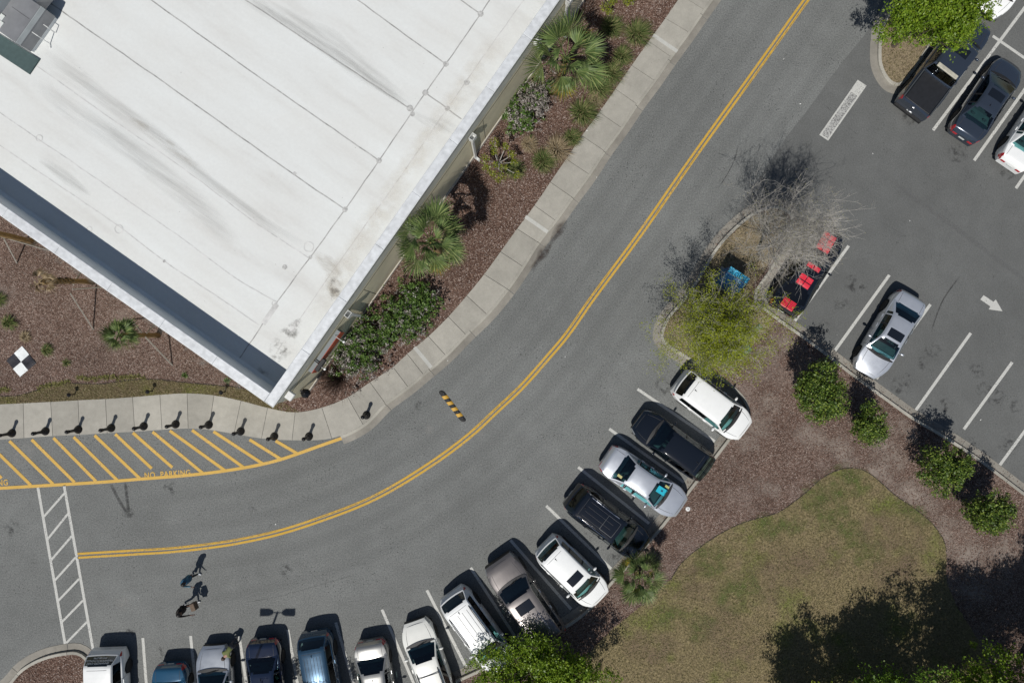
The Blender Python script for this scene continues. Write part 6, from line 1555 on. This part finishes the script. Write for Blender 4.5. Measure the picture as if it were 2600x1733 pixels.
m = MB(); m.box(-w2 - .12, w2 + .12, -dp - .12, .12, -.05, .06); m.build('pad', M['conc_pale'], cb)
# light pole below the frame: only its shadow reaches the picture
hd = P(705, 1553); hp = 7.4; base = hd - Vector((SUN_V.x, SUN_V.y, 0)) / -SUN_V.z * hp
lp = empty('lamp_post', (base.x, base.y, 0)); tag(lp, 'twin-headed parking lot lamp post standing below the frame', 'lamp post')
m = MB(); m.lathe([(.28, 0), (.28, .6), (.2, .62)], 12); m.build('footing', M['conc_pale'], lp)
m = MB(); m.tube([(0, 0, .6), (0, 0, hp)], [.09, .06], 10); m.build('pole', M['black_metal'], lp)
for s in (-1, 1):
    m = MB(); m.tube([(0, 0, hp - .05), (s * .3, 0, hp - .02)], .03, 6); z0, z1 = hp - .1, hp + .08
    pr = [(s * .25, .06), (s * .45, .15), (s * .95, .16), (s * .95, -.16), (s * .45, -.15), (s * .25, -.06)]
    m.add([(x, y, z0) for x, y in pr] + [(x, y, z1) for x, y in pr], [tuple(range(6)), tuple(range(11, 5, -1))] + [(i, (i + 1) % 6, 6 + (i + 1) % 6, 6 + i) for i in range(6)]); m.build('lamp_head', M['black_metal'], lp)

# ------------------------------------------------------------------ people
def person(name, px, py, face, J, mats, label, hair, extra=None, rad_k=1.0):
    """J: joint positions, local frame x = forward, y = left, z = up; one skinned mesh"""
    t = empty(name, P(px, py) + Vector((0, 0, .0)), face); tag(t, label, 'person', 'people in the parking lot')
    names = list(J.keys()); idx = {n_: i for i, n_ in enumerate(names)}
    E = [('pelvis', 'waist'), ('waist', 'chest'), ('chest', 'neck'), ('neck', 'head'), ('head', 'crown')]
    for s in 'lr':
        E += [('pelvis', 'hip' + s), ('hip' + s, 'knee' + s), ('knee' + s, 'ankle' + s), ('ankle' + s, 'toe' + s), ('chest', 'sh' + s), ('sh' + s, 'elb' + s), ('elb' + s, 'wr' + s), ('wr' + s, 'hand' + s)]
    me = bpy.data.meshes.new(name); me.from_pydata([tuple(J[n_]) for n_ in names], [(idx[a_], idx[b_]) for a_, b_ in E], [])
    o = bpy.data.objects.new(name, me); col.objects.link(o)
    sk = o.modifiers.new('skin', 'SKIN'); ss = o.modifiers.new('sub', 'SUBSURF'); ss.levels = 1; ss.render_levels = 1
    RAD = dict(pelvis=.145, waist=.13, chest=.155, neck=.058, head=.095, crown=.08, hip=.095, knee=.062, ankle=.045, toe=.04, sh=.068, elb=.048, wr=.034, hand=.036)
    for n_ in names:
        k = n_[:-1] if n_[-1] in 'lr' and n_[:-1] in RAD else n_; v = RAD[k] * rad_k; me.skin_vertices[0].data[idx[n_]].radius = (v, v * (.8 if k in ('waist', 'chest') else 1)); me.skin_vertices[0].data[idx[n_]].use_root = n_ == 'pelvis'
    dg = bpy.context.evaluated_depsgraph_get(); bm_ = bpy.data.meshes.new_from_object(o.evaluated_get(dg)); bpy.data.objects.remove(o)
    bm_.materials.clear(); order = ['top', 'legs', 'skin', 'shoe']
    for q in order: bm_.materials.append(mats[q])
    zone = {}
    for n_ in names:
        k = n_[:-1] if n_[-1] in 'lr' and n_[:-1] in RAD else n_
        zone[n_] = {'pelvis': 'legs', 'hip': 'legs', 'knee': 'legs', 'ankle': 'shoe', 'toe': 'shoe', 'neck': 'skin', 'head': 'skin', 'crown': 'skin', 'wr': 'skin', 'hand': 'skin'}.get(k, 'top')
    P_ = [(Vector(J[n_]), zone[n_]) for n_ in names] + [((Vector(J['knee' + s]) * .4 + Vector(J['ankle' + s]) * .6), 'legs') for s in 'lr'] + [((Vector(J['elb' + s]) * .45 + Vector(J['wr' + s]) * .55), 'top') for s in 'lr']
    for p in bm_.polygons:
        z_ = min(P_, key=lambda a_: (a_[0] - p.center).length)[1]; p.material_index = order.index(z_); p.use_smooth = True
    link('body', bm_, t)
    m = MB(); h = Vector(J['head']); cr = Vector(J['crown']); c = h.lerp(cr, .6) + (h - cr).normalized() * .0; d = (cr - h).normalized()
    m.ell(tuple(c + Vector((-.025, 0, .01))), (.118, .112, .115), 10, 7); m.build('hair', hair, t, True)
    # face: nose, eyes, ears
    f = Vector((1, 0, 0)); f = (f - d * f.dot(d)).normalized(); s_ = d.cross(f); m = MB()
    m.ell(tuple(h + f * .105), (.02, .014, .02), 6, 4)
    for s in (-1, 1): m.ell(tuple(h + s_ * .1 * s), (.018, .012, .03), 6, 4)
    m.build('nose_and_ears', mats['skin'], t)
    m = MB()
    for s in (-1, 1): m.ell(tuple(h + f * .095 + s_ * .035 * s + d * .03), (.008, .012, .007), 6, 4)
    m.ell(tuple(h + f * .092 - d * .05), (.006, .025, .006), 6, 4); m.build('eyes_and_mouth', M['black_plastic'], t)
    # fingers: five per hand
    m = MB()
    for s in 'lr':
        w = Vector(J['wr' + s]); hnd = Vector(J['hand' + s]); dd = (hnd - w).normalized(); sd = dd.cross(Vector((0, 0, 1)));
        if sd.length < .1: sd = Vector((1, 0, 0))
        sd.normalize(); dn = dd.cross(sd)
        for q in range(4):
            st_ = hnd + dd * .02 + sd * (q - 1.5) * .019; l = (.06, .072, .068, .052)[q]; m.tube([st_, st_ + dd * l * .55, st_ + dd * l + dn * .02], [.010, .009, .007], 5)
        st_ = hnd - dd * .02 + sd * .032; m.tube([st_, st_ + sd * .03 + dd * .02, st_ + sd * .035 + dd * .05], [.011, .010, .008], 5)
    m.build('fingers', mats['skin'], t)
    if extra: extra(t)
    return t
def stand(stride=.28, lean=.05, armf=.25, h=1.0):
    return dict(pelvis=(0, 0, .93 * h), waist=(lean * .4, 0, 1.08 * h), chest=(lean, 0, 1.32 * h), neck=(lean * 1.2, 0, 1.49 * h), head=(lean * 1.5 + .02, 0, 1.58 * h), crown=(lean * 1.5 + .02, 0, 1.69 * h),
        hipl=(0, .1, .88 * h), kneel=(stride * .65, .1, .50 * h), anklel=(stride, .1, .09 * h), toel=(stride + .16, .11, .045), hipr=(0, -.1, .88 * h), kneer=(-stride * .25, -.1, .48 * h), ankler=(-stride * 1.1, -.1, .13 * h), toer=(-stride * 1.1 + .14, -.11, .045),
        shl=(lean, .19, 1.42 * h), elbl=(lean - armf * .4, .25, 1.15 * h), wrl=(lean - armf * .2, .25, .92 * h), handl=(lean - armf * .1, .25, .85 * h), shr=(lean, -.19, 1.42 * h), elbr=(lean + armf * .5, -.25, 1.15 * h), wrr=(lean + armf * 1.4, -.22, 1.02 * h), handr=(lean + armf * 1.7, -.21, 1.0 * h))
cl = lambda nm, c, v=.3: simple(nm, c, .85, vary=v, scale=7)
black_hair = simple('black_hair', (.012, .010, .009, 1), .5); brown_hair = simple('brown_hair', (.05, .03, .02, 1), .5)
def jacket(t):
    m = MB(); m.lathe([(.20, .80), (.225, .84), (.20, 1.1), (.21, 1.3), (.17, 1.45), (.08, 1.5)], 14); o = m.build('hooded_jacket', cl('blue_jacket', (.03, .10, .17, 1), .5), t, True); o.scale = (.82, 1.08, 1)
    m = MB(); m.rbox(-.10, .06, -.36, -.24, .60, .86, .02); m.build('handbag', M['black_plastic'], t)
person('person', 497, 1455, R(-28), stand(.16, .06, .22, .98), dict(top=cl('blue_top', (.05, .15, .22, 1)), legs=cl('dark_leggings', (.012, .013, .018, 1)), skin=M['skin_dark'], shoe=cl('white_shoe', (.6, .62, .65, 1))), 'person in a blue jacket and white shoes walking across the road', black_hair, jacket)
J2 = stand(.36, .07, .3, 1.02); J2['wrl'] = (.30, .24, 1.0); J2['handl'] = (.37, .24, .97)
def vest(t):
    m = MB(); m.lathe([(.19, .88), (.2, 1.1), (.215, 1.32), (.18, 1.47), (.09, 1.53)], 14); o = m.build('dark_jacket', cl('dark_jacket', (.018, .014, .012, 1)), t, True); o.scale = (.8, 1.08, 1)
person('person', 486, 1529, R(-5), J2, dict(top=cl('black_top', (.016, .013, .012, 1)), legs=cl('grey_trousers', (.05, .05, .06, 1)), skin=M['skin_dark'], shoe=cl('white_shoe2', (.6, .6, .6, 1))), 'person in dark clothes carrying a brown paper bag across the road', black_hair, vest)
bag = MB(); bag.rbox(-.20, .20, -.12, .12, 0, .40, .015); tag(bag.build('paper_bag', simple('brown_paper', (.12, .085, .06, 1), .85, vary=.2), loc=P(486, 1529) + Vector((.52, .12, .62)), rot=(0, 0, R(-70))), 'brown paper bag held by the person in dark clothes', 'bag')
J3 = dict(pelvis=(0, 0, .86), waist=(.13, 0, .96), chest=(.38, 0, 1.03), neck=(.53, 0, 1.06), head=(.62, 0, 1.06), crown=(.73, 0, 1.07), hipl=(0, .1, .82), kneel=(.10, .11, .45), anklel=(0, .12, .09), toel=(.16, .13, .045), hipr=(0, -.1, .82), kneer=(.06, -.11, .45), ankler=(-.12, -.12, .09), toer=(.04, -.13, .045),
          shl=(.42, .18, 1.04), elbl=(.52, .24, .82), wrl=(.68, .2, .70), handl=(.75, .19, .68), shr=(.42, -.18, 1.04), elbr=(.52, -.24, .82), wrr=(.68, -.2, .70), handr=(.75, -.19, .68))
person('person', 604, 1622, R(-122), J3, dict(top=cl('olive_top', (.13, .15, .05, 1)), legs=cl('grey_jeans', (.06, .06, .07, 1)), skin=M['skin'], shoe=cl('pale_shoe', (.5, .47, .45, 1))), 'person in an olive top bending over at the front of the silver sedan', brown_hair)
